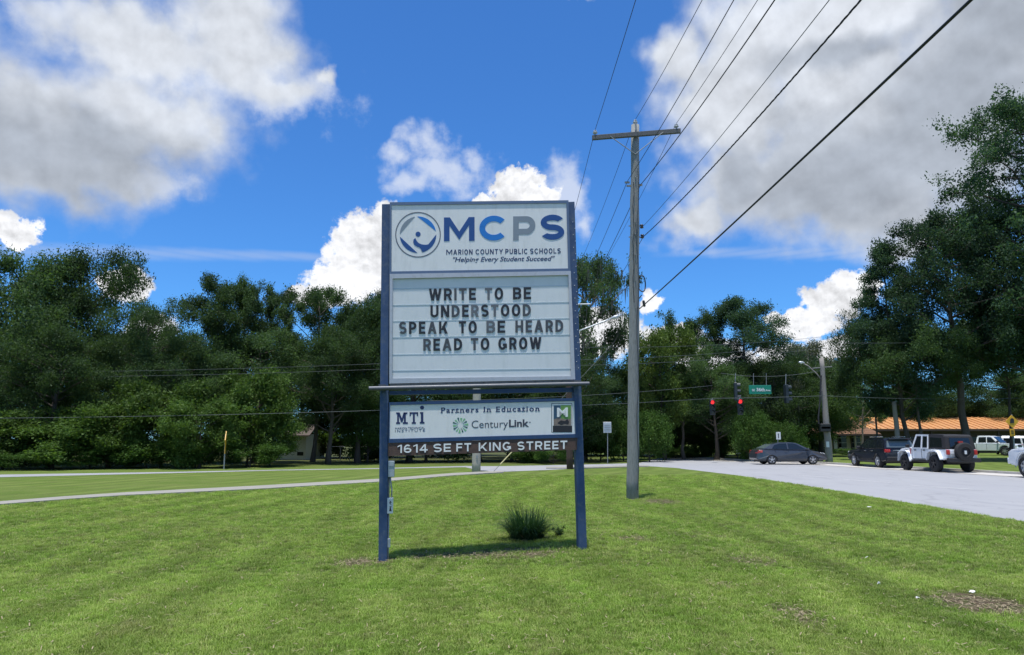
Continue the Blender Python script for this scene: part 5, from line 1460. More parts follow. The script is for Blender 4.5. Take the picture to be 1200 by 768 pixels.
# ================================================================== trees
def leaf_mat(name, dark, mid, light, trans=0.40, spec=0.10):
    m_, N, b = mat_new(name)
    N.t.nodes.remove(b)
    g = N.n('ShaderNodeNewGeometry'); oi = N.n('ShaderNodeObjectInfo')
    pos = g.outputs['Position']
    a = N.noise(pos, 0.55, 4, 0.6); f = N.noise(pos, 5.5, 3, 0.7)
    c = N.mix(N.ss(a, 0.35, 0.68), dark, mid)
    c = N.mix(N.m('MULTIPLY', N.ss(f, 0.50, 0.78), 0.55), c, light)
    k = N.m('MULTIPLY_ADD', oi.outputs['Random'], 0.5, 0.75)
    cc = N.n('ShaderNodeCombineXYZ')
    for i in range(3): N.t.links.new(k, cc.inputs[i])
    c = N.mix(1.0, c, cc.outputs[0], 'MULTIPLY')
    d = N.n('ShaderNodeBsdfPrincipled'); N.t.links.new(c, d.inputs['Base Color'])
    d.inputs['Roughness'].default_value = 0.55; d.inputs['Specular IOR Level'].default_value = spec
    t = N.n('ShaderNodeBsdfTranslucent'); N.t.links.new(N.mix(1.0, c, (1.25, 1.35, 0.6), 'MULTIPLY'), t.inputs[0])
    mx = N.n('ShaderNodeMixShader'); mx.inputs[0].default_value = trans
    N.t.links.new(d.outputs[0], mx.inputs[1]); N.t.links.new(t.outputs[0], mx.inputs[2])
    N.t.links.new(mx.outputs[0], N.t.nodes['Material Output'].inputs[0])
    return m_
LM = {
    'oak': leaf_mat('oak_leaves', (0.046, 0.083, 0.039), (0.071, 0.124, 0.046), (0.140, 0.200, 0.066)),
    'pine': leaf_mat('pine_needles', (0.036, 0.070, 0.043), (0.053, 0.103, 0.055), (0.099, 0.148, 0.066)),
    'light': leaf_mat('light_leaves', (0.055, 0.100, 0.025), (0.080, 0.140, 0.032), (0.155, 0.204, 0.044), 0.35),
    'bush': leaf_mat('hedge_leaves', (0.046, 0.096, 0.023), (0.065, 0.127, 0.028), (0.121, 0.184, 0.036), 0.3),
    'grey': leaf_mat('greyish_leaves', (0.070, 0.086, 0.051), (0.092, 0.110, 0.060), (0.147, 0.159, 0.086), 0.2),
    'gold': leaf_mat('yellowish_leaves', (0.055, 0.091, 0.023), (0.080, 0.121, 0.025), (0.143, 0.186, 0.040), 0.3),
}
MOSS = leaf_mat('hanging_moss', (0.085, 0.090, 0.075), (0.11, 0.115, 0.095), (0.16, 0.165, 0.14), 0.2)
M['bark'] = paint('bark', (0.075, 0.062, 0.050), 0.95, 0, 0.35, 2.5, (0.13, 0.12, 0.10), 0.5, 0.9, 12, stretch=(3, 3, 0.6))
M['bark_pale'] = paint('pale_bark', (0.17, 0.145, 0.12), 0.95, 0, 0.35, 2.5, (0.08, 0.07, 0.06), 0.5, 0.9, 12, stretch=(3, 3, 0.6))

def leaf_mesh(name, C, size, rng, asp=0.5, upb=0.35):
    """one small four-cornered leaf at every row of C"""
    n = len(C)
    nr = rng.normal(size=(n, 3)); nr[:, 2] += upb; nr /= np.linalg.norm(nr, axis=1)[:, None]
    t = rng.normal(size=(n, 3)); t -= nr * (t * nr).sum(1)[:, None]; t /= np.linalg.norm(t, axis=1)[:, None]
    b = np.cross(nr, t)
    s = (size * (0.55 + 1.15 * rng.random(n) ** 2.2))[:, None]
    V = np.empty((n, 4, 3)); V[:, 0] = C - t * s; V[:, 1] = C + b * s * asp + nr * s * .12; V[:, 2] = C + t * s; V[:, 3] = C - b * s * asp + nr * s * .12
    return quads_mesh(name, V)
def quads_mesh(name, V):
    n = len(V)
    me = bpy.data.meshes.new(name)
    me.vertices.add(4 * n); me.vertices.foreach_set('co', V.reshape(-1).astype(np.float32))
    me.loops.add(4 * n); me.loops.foreach_set('vertex_index', np.arange(4 * n, dtype=np.int32))
    me.polygons.add(n); me.polygons.foreach_set('loop_start', np.arange(0, 4 * n, 4, dtype=np.int32))
    me.update(calc_edges=True)
    return me

def tree_proto(kind, seed, H, Rr, lo, nlimb, nleaf, leaf, tr, env, up=0.35, flat=0.6, clr=0.9, moss=0, lean=0.0, twist=0.35, sub=5, t_from=0.35, bark='bark', fork=False):
    rng = np.random.default_rng(seed); rg = random.Random(seed)
    mb = MB()
    tp = []; x = y = 0.0
    for i in range(11):
        t = i / 10; tp.append(Vector((x + lean * t * t * H, y, t * H * 0.96))); x += rg.uniform(-1, 1) * H * .012; y += rg.uniform(-1, 1) * H * .012
    mb.tube(tp, [tr * (1.35 if i == 0 else 1) * (1 - .88 * i / 10) for i in range(11)], 10)
    def trunk_at(t): f = t * 10; i = min(9, int(f)); return tp[i].lerp(tp[i + 1], f - i)
    cents = []
    for i in range(nlimb):
        q = (i + rg.uniform(.1, .9)) / nlimb; h = lo + (0.97 - lo) * q
        reach = Rr * env(q) * rg.uniform(.62, 1.12)
        if reach < .25: reach = .25
        az_ = i * 2.39996 + rg.uniform(-.5, .5); a = trunk_at(h)
        e = a + Vector((math.cos(az_) * reach, math.sin(az_) * reach, reach * up * rg.uniform(.4, 1.5)))
        md = a.lerp(e, .5) + Vector((rg.uniform(-1, 1), rg.uniform(-1, 1), rg.uniform(-.2, .8))) * reach * .13
        lp_ = [a, a.lerp(md, .5) + Vector((0, 0, -.02 * reach)), md, md.lerp(e, .5), e]
        r0 = max(.02, tr * .42 * (1 - h * .6)); mb.tube(lp_, [r0, r0 * .8, r0 * .6, r0 * .4, r0 * .15], 5, cap=False)
        cents.append((e, 1.0))
        for j in range(sub):
            f = t_from + (1 - t_from) * (j + rg.random()) / sub; k = f * 4; ii = min(3, int(k)); s0 = lp_[ii].lerp(lp_[ii + 1], k - ii)
            d = Vector((math.cos(az_ + rg.uniform(-1.5, 1.5)), math.sin(az_ + rg.uniform(-1.5, 1.5)), rg.uniform(-.15, .9))).normalized() * reach * rg.uniform(.18, .42)
            mb.tube([s0, s0 + d * .5 + Vector((0, 0, .03)), s0 + d], [r0 * .3, r0 * .2, r0 * .08], 4, cap=False)
            cents.append((s0 + d, rg.uniform(.6, 1.1)))
    cents.append((trunk_at(.99), .8))
    trunk = mb.build('trunk', M[bark], smooth=True)
    Cc = np.array([list(c[0]) for c in cents]); Wt = np.array([c[1] for c in cents])
    idx = rng.choice(len(Cc), nleaf, p=Wt / Wt.sum())
    dirs = rng.normal(size=(nleaf, 3)); dirs /= np.linalg.norm(dirs, axis=1)[:, None]
    rad = clr * (0.35 + 0.65 * rng.random(nleaf) ** .5)
    sizes = (rng.uniform(.6, 1.35, len(Cc)) * Wt)[idx]
    C = Cc[idx] + dirs * (rad * sizes)[:, None] * np.array([1, 1, flat])
    # break every clump into tufts
    tuft = rng.integers(0, 40, nleaf); toff = rng.normal(size=(len(Cc), 40, 3)) * clr * .33
    C = C * 1.0 + toff[idx, tuft]
    C[:, 2] = np.maximum(C[:, 2], .12)
    crown = link_mesh('crown', leaf_mesh('crown', C, leaf, rng))
    crown.data.materials.append(LM[kind])
    ms = None
    if moss:
        n = moss; ci = rng.choice(len(Cc), n); base = Cc[ci] + rng.normal(size=(n, 3)) * np.array([clr * .7, clr * .7, clr * .25])
        L = rng.uniform(.3, 1.2, n); a = rng.uniform(0, PI, n); w_ = rng.uniform(.04, .13, n)
        V = np.empty((n, 4, 3)); u = np.stack([np.cos(a) * w_, np.sin(a) * w_, 0 * a], 1)
        V[:, 0] = base - u; V[:, 1] = base + u; V[:, 2] = base + u * .2 - np.stack([0 * a, 0 * a, L], 1); V[:, 3] = base - u * .2 - np.stack([0 * a + .05, 0 * a, L], 1)
        ms = link_mesh('moss', quads_mesh('moss', V)); ms.data.materials.append(MOSS)
    for o in (trunk, crown, ms):
        if o is not None: COL.objects.unlink(o)
    return dict(trunk=trunk, crown=crown, moss=ms, H=H, R=Rr)

dome = lambda q: max(0.2, math.sqrt(max(0, 1 - (abs(q - .35) / .68) ** 2)))
conic = lambda q: max(0.12, (1 - q) ** .7 * (0.55 + .45 * min(1, q * 4)))
layer = lambda q: 0.35 + 0.65 * abs(math.sin(q * 8.5)) * (1 - .35 * q)
full = lambda q: max(.3, math.sqrt(max(0, 1 - (abs(q - .4) / .8) ** 2)))
PR = {
    'oak1': tree_proto('oak', 11, 14, 6.0, .18, 30, 78000, .090, .34, dome, .45, .62, 1.05, sub=6),
    'oak2': tree_proto('oak', 23, 14, 6.0, .22, 26, 70000, .090, .32, dome, .60, .58, 1.0, sub=6),
    'oak3': tree_proto('oak', 37, 14, 5.5, .15, 34, 78000, .088, .30, full, .35, .66, .95, sub=6),
    'tall1': tree_proto('oak', 41, 18, 4.2, .35, 32, 52000, .098, .26, dome, .65, .75, .75, t_from=.5),
    'tall2': tree_proto('oak', 53, 18, 4.6, .40, 28, 44000, .098, .26, dome, .8, .8, .70, t_from=.5, bark='bark_pale'),
    'airy': tree_proto('oak', 59, 16, 5.5, .30, 26, 36000, .10, .26, dome, .6, .6, .70, t_from=.55, bark='bark_pale'),
    'pine1': tree_proto('pine', 61, 25, 7.0, .20, 50, 92000, .100, .42, dome, .30, .42, .80, sub=8, lean=-.055),
    'pine2': tree_proto('pine', 67, 20, 6.5, .22, 34, 84000, .105, .36, dome, .14, .34, 1.0, sub=7),
    'pine3': tree_proto('pine', 71, 22, 6.0, .16, 40, 62000, .100, .27, conic, .30, .50, .82, sub=7, lean=-.015),
    'canopy': tree_proto('oak', 131, 12, 6.0, .50, 26, 60000, .090, .20, dome, .30, .50, .95, sub=6, t_from=.3),
    'canopy2': tree_proto('pine', 137, 18, 6.0, .33, 38, 62000, .095, .38, dome, .34, .45, .78, sub=7),
    'mossy': tree_proto('oak', 73, 15, 6.5, .30, 26, 50000, .095, .36, dome, .45, .45, .85, moss=900, bark='bark_pale'),
    'grey': tree_proto('grey', 79, 14, 5.0, .22, 24, 30000, .10, .26, dome, .5, .6, .9, moss=1700, bark='bark_pale'),
    'gold': tree_proto('gold', 83, 11, 5.0, .20, 22, 34000, .12, .24, dome, .4, .5, 1.0),
    'under': tree_proto('light', 89, 6, 3.6, .06, 22, 30000, .12, .12, full, .45, .45, .85),
    'under2': tree_proto('light', 97, 6, 3.4, .05, 24, 30000, .10, .12, full, .55, .55, .75),
    'bush1': tree_proto('bush', 101, 2.6, 2.0, .04, 22, 20000, .07, .06, full, .4, .7, .50),
    'bush2': tree_proto('bush', 103, 2.6, 2.0, .04, 20, 18000, .06, .06, full, .5, .6, .42),
}
M['hedge_bulk'] = None
_used = set()
def plant(kind, px, ytop, Y, wpx, label, cat='tree', name=None, rot=0.0, group=None, dx=0.0):
    p = PR[kind]; x = (px - 600) / F * Y * 1.0
    x = P(px, 500, Y).x
    zt = P(px, ytop, Y).z; sz = zt / (p['H'] * 1.03); sx = (wpx / F * Y * .5) / (p['R'] * 1.08)
    root = empty(name or {'tree': 'oak_tree', 'shrub': 'shrub'}.get(cat, 'tree'), (x, Y, -0.02), rot); root.scale = (sx, sx, sz)
    tag(root, label, cat, group)
    for k in ('trunk', 'crown', 'moss'):
        if p[k] is None: continue
        c = p[k].copy() if (kind, k) in _used else p[k]
        _used.add((kind, k)); COL.objects.link(c); c.parent = root
    return root

L_ = 'woods left of the school sign'
T = [  # kind, px, top y, Y, width px, label, name, rot
    ('oak1', 8, 303, 47, 190, 'broad dark oak cut by the left edge of the photo', 'oak_tree', .3),
    ('oak2', 74, 303, 49, 155, 'tall dark oak whose rounded top stands second from the left edge', 'oak_tree', 1.9),
    ('oak3', 160, 360, 47, 105, 'lower dark oak on the right shoulder of the tall rounded oak at the far left', 'oak_tree', .9),
    ('oak1', 62, 385, 43.5, 150, 'dense oak low in front of the two tall trees at the far left', 'oak_tree', 4.0),
    ('tall1', 250, 326, 52, 92, 'tall open-crowned tree with two rounded tops, left of centre in the left woods', 'oak_tree', .2),
    ('tall2', 282, 330, 53, 75, 'slim tall tree standing close against the right side of the open-crowned one', 'oak_tree', 2.2),
    ('oak2', 208, 405, 48, 120, 'shorter oak in the dip between the left oaks and the open-crowned tree', 'oak_tree', 3.0),
    ('tall1', 319, 339, 55, 42, 'narrow pointed tree alone in the gap of the left woods', 'oak_tree', 4.4),
    ('oak3', 300, 392, 51, 130, 'dense oak below the narrow pointed tree', 'oak_tree', 2.0),
    ('tall2', 368, 338, 54, 100, 'tall tree with an even top just left of the white cloud', 'oak_tree', 5.0),
    ('oak1', 420, 356, 52, 120, 'broad oak directly left of the school sign', 'oak_tree', 5.6),
    ('oak2', 386, 398, 49.5, 120, 'dark oak over the small white house', 'oak_tree', 1.1),
    ('tall2', 448, 344, 58, 60, 'tall tree touching the left post of the sign', 'oak_tree', .8),
    ('oak3', 480, 362, 54, 130, 'oak hidden behind the left part of the letter board', 'oak_tree', .5),
    ('oak1', 560, 372, 56, 150, 'oak hidden behind the middle of the letter board', 'oak_tree', 1.5),
    ('oak2', 630, 380, 57, 130, 'oak hidden behind the right part of the letter board', 'oak_tree', 2.7),
    ('mossy', 684, 290, 58, 132, 'tall oak hung with grey moss, between the school sign and the utility pole', 'mossy_oak_tree', .4),
    ('oak3', 668, 420, 54, 110, 'lower oak in front of the moss-hung oak', 'oak_tree', 3.7),
    ('gold', 778, 384, 60, 90, 'yellowish green tree right of the utility pole', 'oak_tree', .1),
    ('airy', 822, 372, 68, 90, 'airy tree with sky showing through, behind the left traffic signal', 'oak_tree', 2.9),
    ('airy', 800, 405, 62, 90, 'loose tree with a pale trunk below the yellowish green tree', 'oak_tree', .9),
    ('pine2', 874, 340, 66, 125, 'tall layered pine rising above the traffic signals', 'pine_tree', .5),
    ('oak2', 838, 432, 60, 110, 'dark oak behind the pair of red signals', 'oak_tree', 4.9),
    ('oak3', 895, 425, 64, 110, 'dark oak behind the green street name sign', 'oak_tree', .7),
    ('grey', 945, 400, 96, 85, 'greyish moss-covered tree left of the leaning pole', 'mossy_oak_tree', 1.0),
    ('grey', 906, 428, 63, 64, 'greyish low tree behind the right signal', 'mossy_oak_tree', 3.9),
    ('airy', 985, 425, 98, 70, 'open tree directly behind the leaning pole', 'oak_tree', 5.2),
    ('pine3', 1064, 268, 58, 138, 'dark pine left of the biggest pine, over the dark SUV', 'pine_tree', 0.0),
    ('canopy', 1026, 372, 60, 88, 'dark tree at the left foot of the pines, above the tan building', 'pine_tree', 2.2),
    ('pine1', 1232, 100, 57, 240, 'biggest and tallest pine, at the right edge of the photo', 'pine_tree', 1.2),
    ('canopy2', 1130, 238, 57, 165, 'pine with the thick dark trunk behind the soft-top car', 'pine_tree', 3.3),
    ('canopy2', 1214, 235, 60, 180, 'pine cut off by the right edge behind the tallest one', 'pine_tree', 4.1),
    ('canopy', 1080, 385, 57, 130, 'dark low-branched tree above the soft-top car', 'oak_tree', .6),
    ('canopy', 1182, 368, 59, 150, 'dark low-branched tree over the yellow diamond sign', 'oak_tree', 2.6),
    ('oak2', 1080, 448, 102, 110, 'pale green tree behind the orange roof, left of the big trunk', 'oak_tree', 3.6),
    ('oak3', 1165, 440, 102, 100, 'pale green tree behind the orange roof, right of the big trunk', 'oak_tree', 1.6),
    ('oak1', 1240, 430, 104, 110, 'dark green tree behind the right end of the orange roof', 'oak_tree', 2.6),
    ('oak2', 1120, 468, 106, 90, 'dark green tree behind the middle of the orange roof', 'oak_tree', 4.6),
    ('oak1', 1205, 436, 100, 90, 'pale green tree behind the orange roof, over the yellow diamond sign', 'oak_tree', 0.6),
    ('oak3', 1030, 458, 104, 100, 'dark green tree behind the left end of the orange roof', 'oak_tree', 1.6),
    ('airy', 1010, 432, 82, 60, 'thin tree behind the tan building roof', 'oak_tree', 0.6),
    ('oak1', 745, 425, 62, 90, 'dark tree directly behind the utility pole', 'oak_tree', 0.6),
]
for (k, px, yt, Y, w_, lab, nm, rz) in T: plant(k, px, yt, Y, w_, lab, 'tree', nm, rz)
rgb = random.Random(9)
for i, px in enumerate(range(-330, 1000, 62)):
    yt = 400 + rgb.uniform(-12, 25) if px < 560 else 432 + rgb.uniform(-8, 14)
    Yb = 72 + rgb.uniform(-6, 10)
    plant(rgb.choice(['oak1', 'oak2', 'oak3']), px + rgb.uniform(-12, 12), yt, Yb, 125, 'dark oak deep in the woods, almost wholly covered by the trees in front', 'tree', 'oak_tree', rgb.uniform(0, 6), 'oaks deep in the woods')
for i, (px, yt, Y) in enumerate([(655, 492, 74), (712, 486, 78), (770, 490, 75), (815, 484, 79), (862, 488, 76), (905, 486, 80), (952, 484, 92), (1000, 482, 108), (1060, 484, 112), (1120, 480, 110), (1185, 482, 113), (1245, 478, 111)]):
    plant('under' if i % 2 else 'under2', px, yt, Y, 100, 'low dark tree far back, filling the view between the trunks', 'tree', 'understory_tree', i * 1.1, 'low trees far back between the trunks')
for i, (px, yt, Y, w_) in enumerate([(-120, 330, 46, 180), (-250, 340, 46, 180), (1330, 180, 58, 200), (1450, 240, 60, 200)]):
    plant(['oak2', 'oak1', 'pine1', 'pine3'][i], px, yt, Y, w_, ['oak beyond the left edge', 'oak well beyond the left edge', 'pine beyond the right edge', 'pine well beyond the right edge'][i] + ' of the photo', 'tree', 'oak_tree', i)
U = [
    ('under', 66, 492, 42.0, 120, 'leafy understory tree at the foot of the far left oaks'),
    ('under2', 130, 478, 43.0, 110, 'rounded light green understory tree, second from the left'),
    ('under', 192, 462, 43.5, 105, 'light green understory tree left of the yellow edge-on sign'),
    ('under2', 236, 474, 42.5, 90, 'yellow-green understory tree just behind the yellow edge-on sign'),
    ('under', 292, 452, 45.5, 95, 'light green spreading tree right of the yellow edge-on sign'),
    ('under2', 8, 500, 41.0, 100, 'low leafy tree in the bottom left corner of the woods'),
    ('under', 400, 488, 66, 95, 'understory tree right of the small white house'),
    ('under2', 432, 470, 53, 70, 'leafy understory tree beside the left post of the sign'),
    ('under2', 318, 498, 46.5, 58, 'dark low bushy tree left of the small white house'),
    ('under', 500, 478, 55, 110, 'understory tree seen through the gap under the letter board, left part'),
    ('under2', 600, 476, 56, 110, 'understory tree seen through the gap under the letter board, right part'),
    ('under', -70, 480, 42, 110, 'leafy tree beyond the left edge of the photo'),
]
for i, (k, px, yt, Y, w_, lab) in enumerate(U): plant(k, px, yt, Y, w_, lab, 'tree', 'understory_tree', i * 1.3)
S = [
    ('bush1', 703, 489, 57, 55, 'bright leafy hedge mass behind the pale rectangular sign'),
    ('bush2', 730, 500, 56, 50, 'leafy hedge mass left of the tall utility pole'),
    ('bush1', 760, 493, 55.0, 52, 'rounded green bush right of the tall utility pole, at the road corner'),
    ('bush2', 680, 507, 57, 45, 'green bush beside the right post of the sign'),
    ('bush2', 648, 521, 50.0, 46, 'low green bush under the address strip, at its right'),
    ('bush1', 620, 524, 52.0, 40, 'low green bush under the middle of the address strip'),
    ('bush1', 838, 520, 66.0, 36, 'clipped rounded shrub beyond the junction'),
    ('bush2', 818, 516, 68.0, 30, 'greyish shrub beyond the junction'),
    ('bush1', 790, 526, 66.0, 60, 'dark hedge beyond the junction, left of the clipped shrub'),
    ('bush1', 880, 494, 56.0, 46, 'large leafy bush under the green street name sign'),
    ('bush2', 914, 502, 56.5, 46, 'leafy bush behind the small white road sign'),
    ('bush1', 932, 514, 58.0, 26, 'bush left of the tan building'),
    ('bush2', 990, 527, 80.0, 44, 'low hedge in front of the tan building'),
    ('bush1', 955, 529, 78.0, 30, 'low hedge at the left corner of the tan building'),
    ('bush1', 440, 527, 56.0, 44, 'dark low shrub left of the sign, by the wire fence'),
    ('bush2', 20, 532, 40.0, 70, 'weedy bush at the foot of the woods, lower left corner'),
    ('bush2', 110, 527, 42.0, 90, 'leafy bush at the foot of the left woods'),
    ('bush1', 175, 520, 42.8, 80, 'large-leaved bush left of the yellow edge-on sign'),
    ('bush1', 232, 520, 43.0, 60, 'bush right behind the yellow edge-on sign'),
    ('bush2', 295, 522, 44.0, 74, 'bush between the yellow sign and the white house'),
]
for i, (k, px, yt, Y, w_, lab) in enumerate(S): plant(k, px, yt, Y, w_, lab, 'shrub', 'shrub', i * 1.7)

# ================================================================== the grassy clump under the sign
g = G(617, 640); g = Vector((g.x, g.y, lawn_height(g.x, g.y)))
GC = empty('ornamental_grass_clump', g); tag(GC, 'dense dark green tuft of strappy leaves growing under the sign, near its right post', 'plant')
rng = np.random.default_rng(4)
vs = []; fs = []
nb = 1300
for i in range(nb):
    a = rng.uniform(0, 2 * PI); r0 = rng.uniform(0, .24) ; ln = rng.uniform(.40, .68); sp = rng.uniform(.08, 1.0) ** .6
    bx, by = math.cos(a) * r0, math.sin(a) * r0; a2 = a + rng.uniform(-.6, .6); w_ = rng.uniform(.004, .008)
    side = Vector((-math.sin(a2), math.cos(a2), 0)) * w_; prev = None
    for k in range(5):
        t = k / 4; out = ln * sp * (t ** 1.3) * 1.0; z = ln * (t * (1.12 - .35 * sp) - .52 * sp * t ** 2.6)
        c = Vector((bx + math.cos(a2) * out, by + math.sin(a2) * out, max(z, .01))); wt_ = 1 - .85 * t
        vs += [c - side * wt_, c + side * wt_]
        if k: b0 = len(vs) - 4; fs.append((b0, b0 + 1, b0 + 3, b0 + 2))
mb = MB(); mb.add([Vector(v) + g for v in vs], fs)
me_o = mb.build('leaves', leaf_mat('strappy_leaves', (0.024, 0.062, 0.026), (0.036, 0.088, 0.038), (0.100, 0.145, 0.065), 0.25), GC); me_o['kind'] = 'stuff'
vs = []; fs = []
for i in range(70):     # dead brown leaves at the base, to the right
    a = rng.uniform(-2.6, .3); ln = rng.uniform(.15, .34); c0 = Vector((math.cos(a) * .16, math.sin(a) * .14, .03)); d = Vector((math.cos(a), math.sin(a), rng.uniform(0, .5))).normalized() * ln; s_ = Vector((-math.sin(a), math.cos(a), 0)) * .006
    b0 = len(vs); vs += [c0 - s_, c0 + s_, c0 + d + s_ * .3, c0 + d - s_ * .3]; fs.append((b0, b0 + 1, b0 + 2, b0 + 3))
mb = MB(); mb.add([Vector(v) + g for v in vs], fs); o = mb.build('dead_leaves', paint('dead_leaf', (0.20, 0.16, 0.10), 0.9), GC); o['kind'] = 'stuff'
wg = G(655, 637); wg = Vector((wg.x, wg.y, lawn_height(wg.x, wg.y)))
WE = empty('weed', wg); tag(WE, 'thin straggly weed just right of the strappy tuft', 'plant')
mb = MB(); lf = []
for i in range(22):
    a = rng.uniform(0, 2 * PI); l = rng.uniform(.06, .20); e = wg + Vector((math.cos(a) * l * .6, math.sin(a) * l * .5, l)); m1 = wg.lerp(e, .5) + Vector((0, 0, .03)); mb.tube([wg + Vector((math.cos(a), math.sin(a), 0)) * .03, m1, e], .0015, 4)
    for j in range(9): p = wg.lerp(e, rng.uniform(.3, 1)); lf.append([p.x + rng.normal() * .02, p.y + rng.normal() * .02, p.z + rng.normal() * .015])
mb.build('stem', M['bark'], WE)
lm = link_mesh('foliage', leaf_mesh('foliage', np.array(lf) - np.array(wg), .022, rng), WE); lm.data.materials.append(LM['light'])

# dry bits lying on the bare patches and thinly over the turf
rngc = np.random.default_rng(31); cv = []
for (px, py, rx, ry, amt) in DIRT:
    gg = G(px, py); n = int(420 * amt * (rx / 40)); sx_ = rx * gg.y / F; sy_ = max(.18, (G(px, py - ry).y - G(px, py + ry).y) / 2)
    for i in range(n): cv.append((gg.x + rngc.normal() * sx_ * .5, gg.y + rngc.normal() * sy_ * .5, rngc.uniform(.006, .022)))
for i in range(5200):
    y = rngc.uniform(4, 17) ; cv.append((rngc.uniform(-1, 1) * (y * .74 + .5), y, rngc.uniform(.03, .05)))
V = []
for (x, y, z) in cv:
    if x > 9.8: continue
    z += lawn_height(x, y); a = rngc.uniform(0, PI); l = rngc.uniform(.008, .035); w_ = rngc.uniform(.0015, .005); dz = rngc.uniform(-.3, .3) * l
    u = np.array([math.cos(a) * l, math.sin(a) * l, dz]); q = np.array([-math.sin(a) * w_, math.cos(a) * w_, 0.0]); c0 = np.array([x, y, z]); V.append([c0 - u - q, c0 + u - q, c0 + u + q, c0 - u + q])
dm_ = quads_mesh('dry_clippings', np.array(V)); dm_.materials.append(paint('dry_straw', (0.27, 0.22, 0.135), 0.9, 0, 0.5, 9))
tag(link_mesh('dry_clippings', dm_), 'dry straw, twigs and clippings scattered over the lawn and its bare patches', 'plant litter', kind='stuff')

# paper scraps on the lawn
M['paper'] = paint('white_scrap', (0.75, 0.75, 0.72), 0.8, 0, 0.05, 20)
for i, (px, py, s_, lab) in enumerate([(858, 665, .040, 'largest white scrap of litter, right of the middle of the lawn'), (843, 671, .026, 'small white scrap just left of the largest one'), (898.5, 684, .02, 'tiny pale scrap below the largest one'),
        (1031, 693, .034, 'upright white scrap on the lawn, left of the bare patch'), (1076, 707, .02, 'small white scrap at the left end of the bare patch'), (1140, 700, .03, 'white scrap on top of the bare patch'), (1019, 597, .05, 'white scrap on the grass near the road edge'), (1016, 658, .02, 'tiny pale scrap on the lawn below the road')]):
    p = G(px, py); rg_ = random.Random(i); mb = MB()
    pts_ = [Vector((math.cos(a) * s_ * rg_.uniform(.7, 1.2), math.sin(a) * s_ * rg_.uniform(.6, 1.1), .055 + rg_.uniform(-.006, .012))) for a in [k * PI / 3.5 for k in range(7)]]
    if i == 3: pts_ = [Vector((v.x * .5, v.z - .05, .06 + abs(v.y) * 1.2)) for v in pts_]
    mb.slab([p + v for v in pts_], [p + v - Vector((0.002, 0.004, .004)) for v in pts_])
    o = mb.build('litter', M['paper'], loc=None); tag(o, lab, 'litter')

# wire fence at the back, seen left of the sign
FN = empty('wire_fence', P(400, 535, 58)); FN.location.z = 0; tag(FN, 'thin wire fence with pale posts at the edge of the woods, left of the sign', 'fence')
for k in range(6):
    px = 388 + k * 11; p = P(px, 530, 58); p.z = 0
    MB().tube([p, p + Vector((0, 0, 1.15))], .035, 6).build('post', M['steel'], FN)
MB().tube([Vector((P(388, 500, 58).x, 58, 1.1)), Vector((P(443, 500, 58).x, 58, 1.1))], .02, 5).build('rail', M['steel'], FN)

# ================================================================== grass blades of the lawn
def blade_material():
    m_, N, b = mat_new('grass_blades')
    N.t.nodes.remove(b)
    g = N.n('ShaderNodeNewGeometry'); oi = N.n('ShaderNodeObjectInfo')
    c = grass_colour(N, oi.outputs['Location'], oi.outputs['Random'])
    tco = N.n('ShaderNodeTexCoord'); sp = N.n('ShaderNodeSeparateXYZ'); N.t.links.new(tco.outputs['Object'], sp.inputs[0])
    c = N.mix(N.m('MULTIPLY', N.ss(sp.outputs[2], 0.02, 0.055), 0.25), c, (0.20, 0.25, 0.07))
    d = N.n('ShaderNodeBsdfPrincipled'); N.t.links.new(c, d.inputs['Base Color']); d.inputs['Roughness'].default_value = 0.6; d.inputs['Specular IOR Level'].default_value = 0.25
    t = N.n('ShaderNodeBsdfTranslucent'); N.t.links.new(N.mix(1.0, c, (1.15, 1.3, 0.6), 'MULTIPLY'), t.inputs[0])
    mx = N.n('ShaderNodeMixShader'); mx.inputs[0].default_value = .35
    N.t.links.new(d.outputs[0], mx.inputs[1]); N.t.links.new(t.outputs[0], mx.inputs[2]); N.t.links.new(mx.outputs[0], N.t.nodes['Material Output'].inputs[0])
    return m_
BM = blade_material()
def tuft_mesh(seed, nb, rad, hmin, hmax, w):
    rng = np.random.default_rng(seed); vs = []; fs = []
    for i in range(nb):
        a = rng.uniform(0, 2 * PI); r = rad * math.sqrt(rng.random()); b0 = Vector((math.cos(a) * r, math.sin(a) * r, -.005)); h = rng.uniform(hmin, hmax)
        a2 = rng.uniform(0, 2 * PI); ln = Vector((math.cos(a2), math.sin(a2), 0)) * h * rng.uniform(.2, 1.1); s_ = Vector((-math.sin(a2), math.cos(a2), 0)) * w * rng.uniform(.6, 1.3)
        k = len(vs); m1 = b0 + ln * .35 + Vector((0, 0, h * .6)); e = b0 + ln + Vector((0, 0, h * rng.uniform(.75, 1)))
        vs += [b0 - s_, b0 + s_, m1 + s_ * .8, m1 - s_ * .8, e]; fs += [(k, k + 1, k + 2, k + 3), (k + 3, k + 2, k + 4)]
    me = bpy.data.meshes.new('grass_tuft'); me.from_pydata([tuple(v) for v in vs], [], fs); me.materials.append(BM); return me
tcol = bpy.data.collections.new('grass_tufts')
for i in range(5):
    o = bpy.data.objects.new('grass_tuft', tuft_mesh(i, 26, .055, .022, .050, .0022)); tcol.objects.link(o)

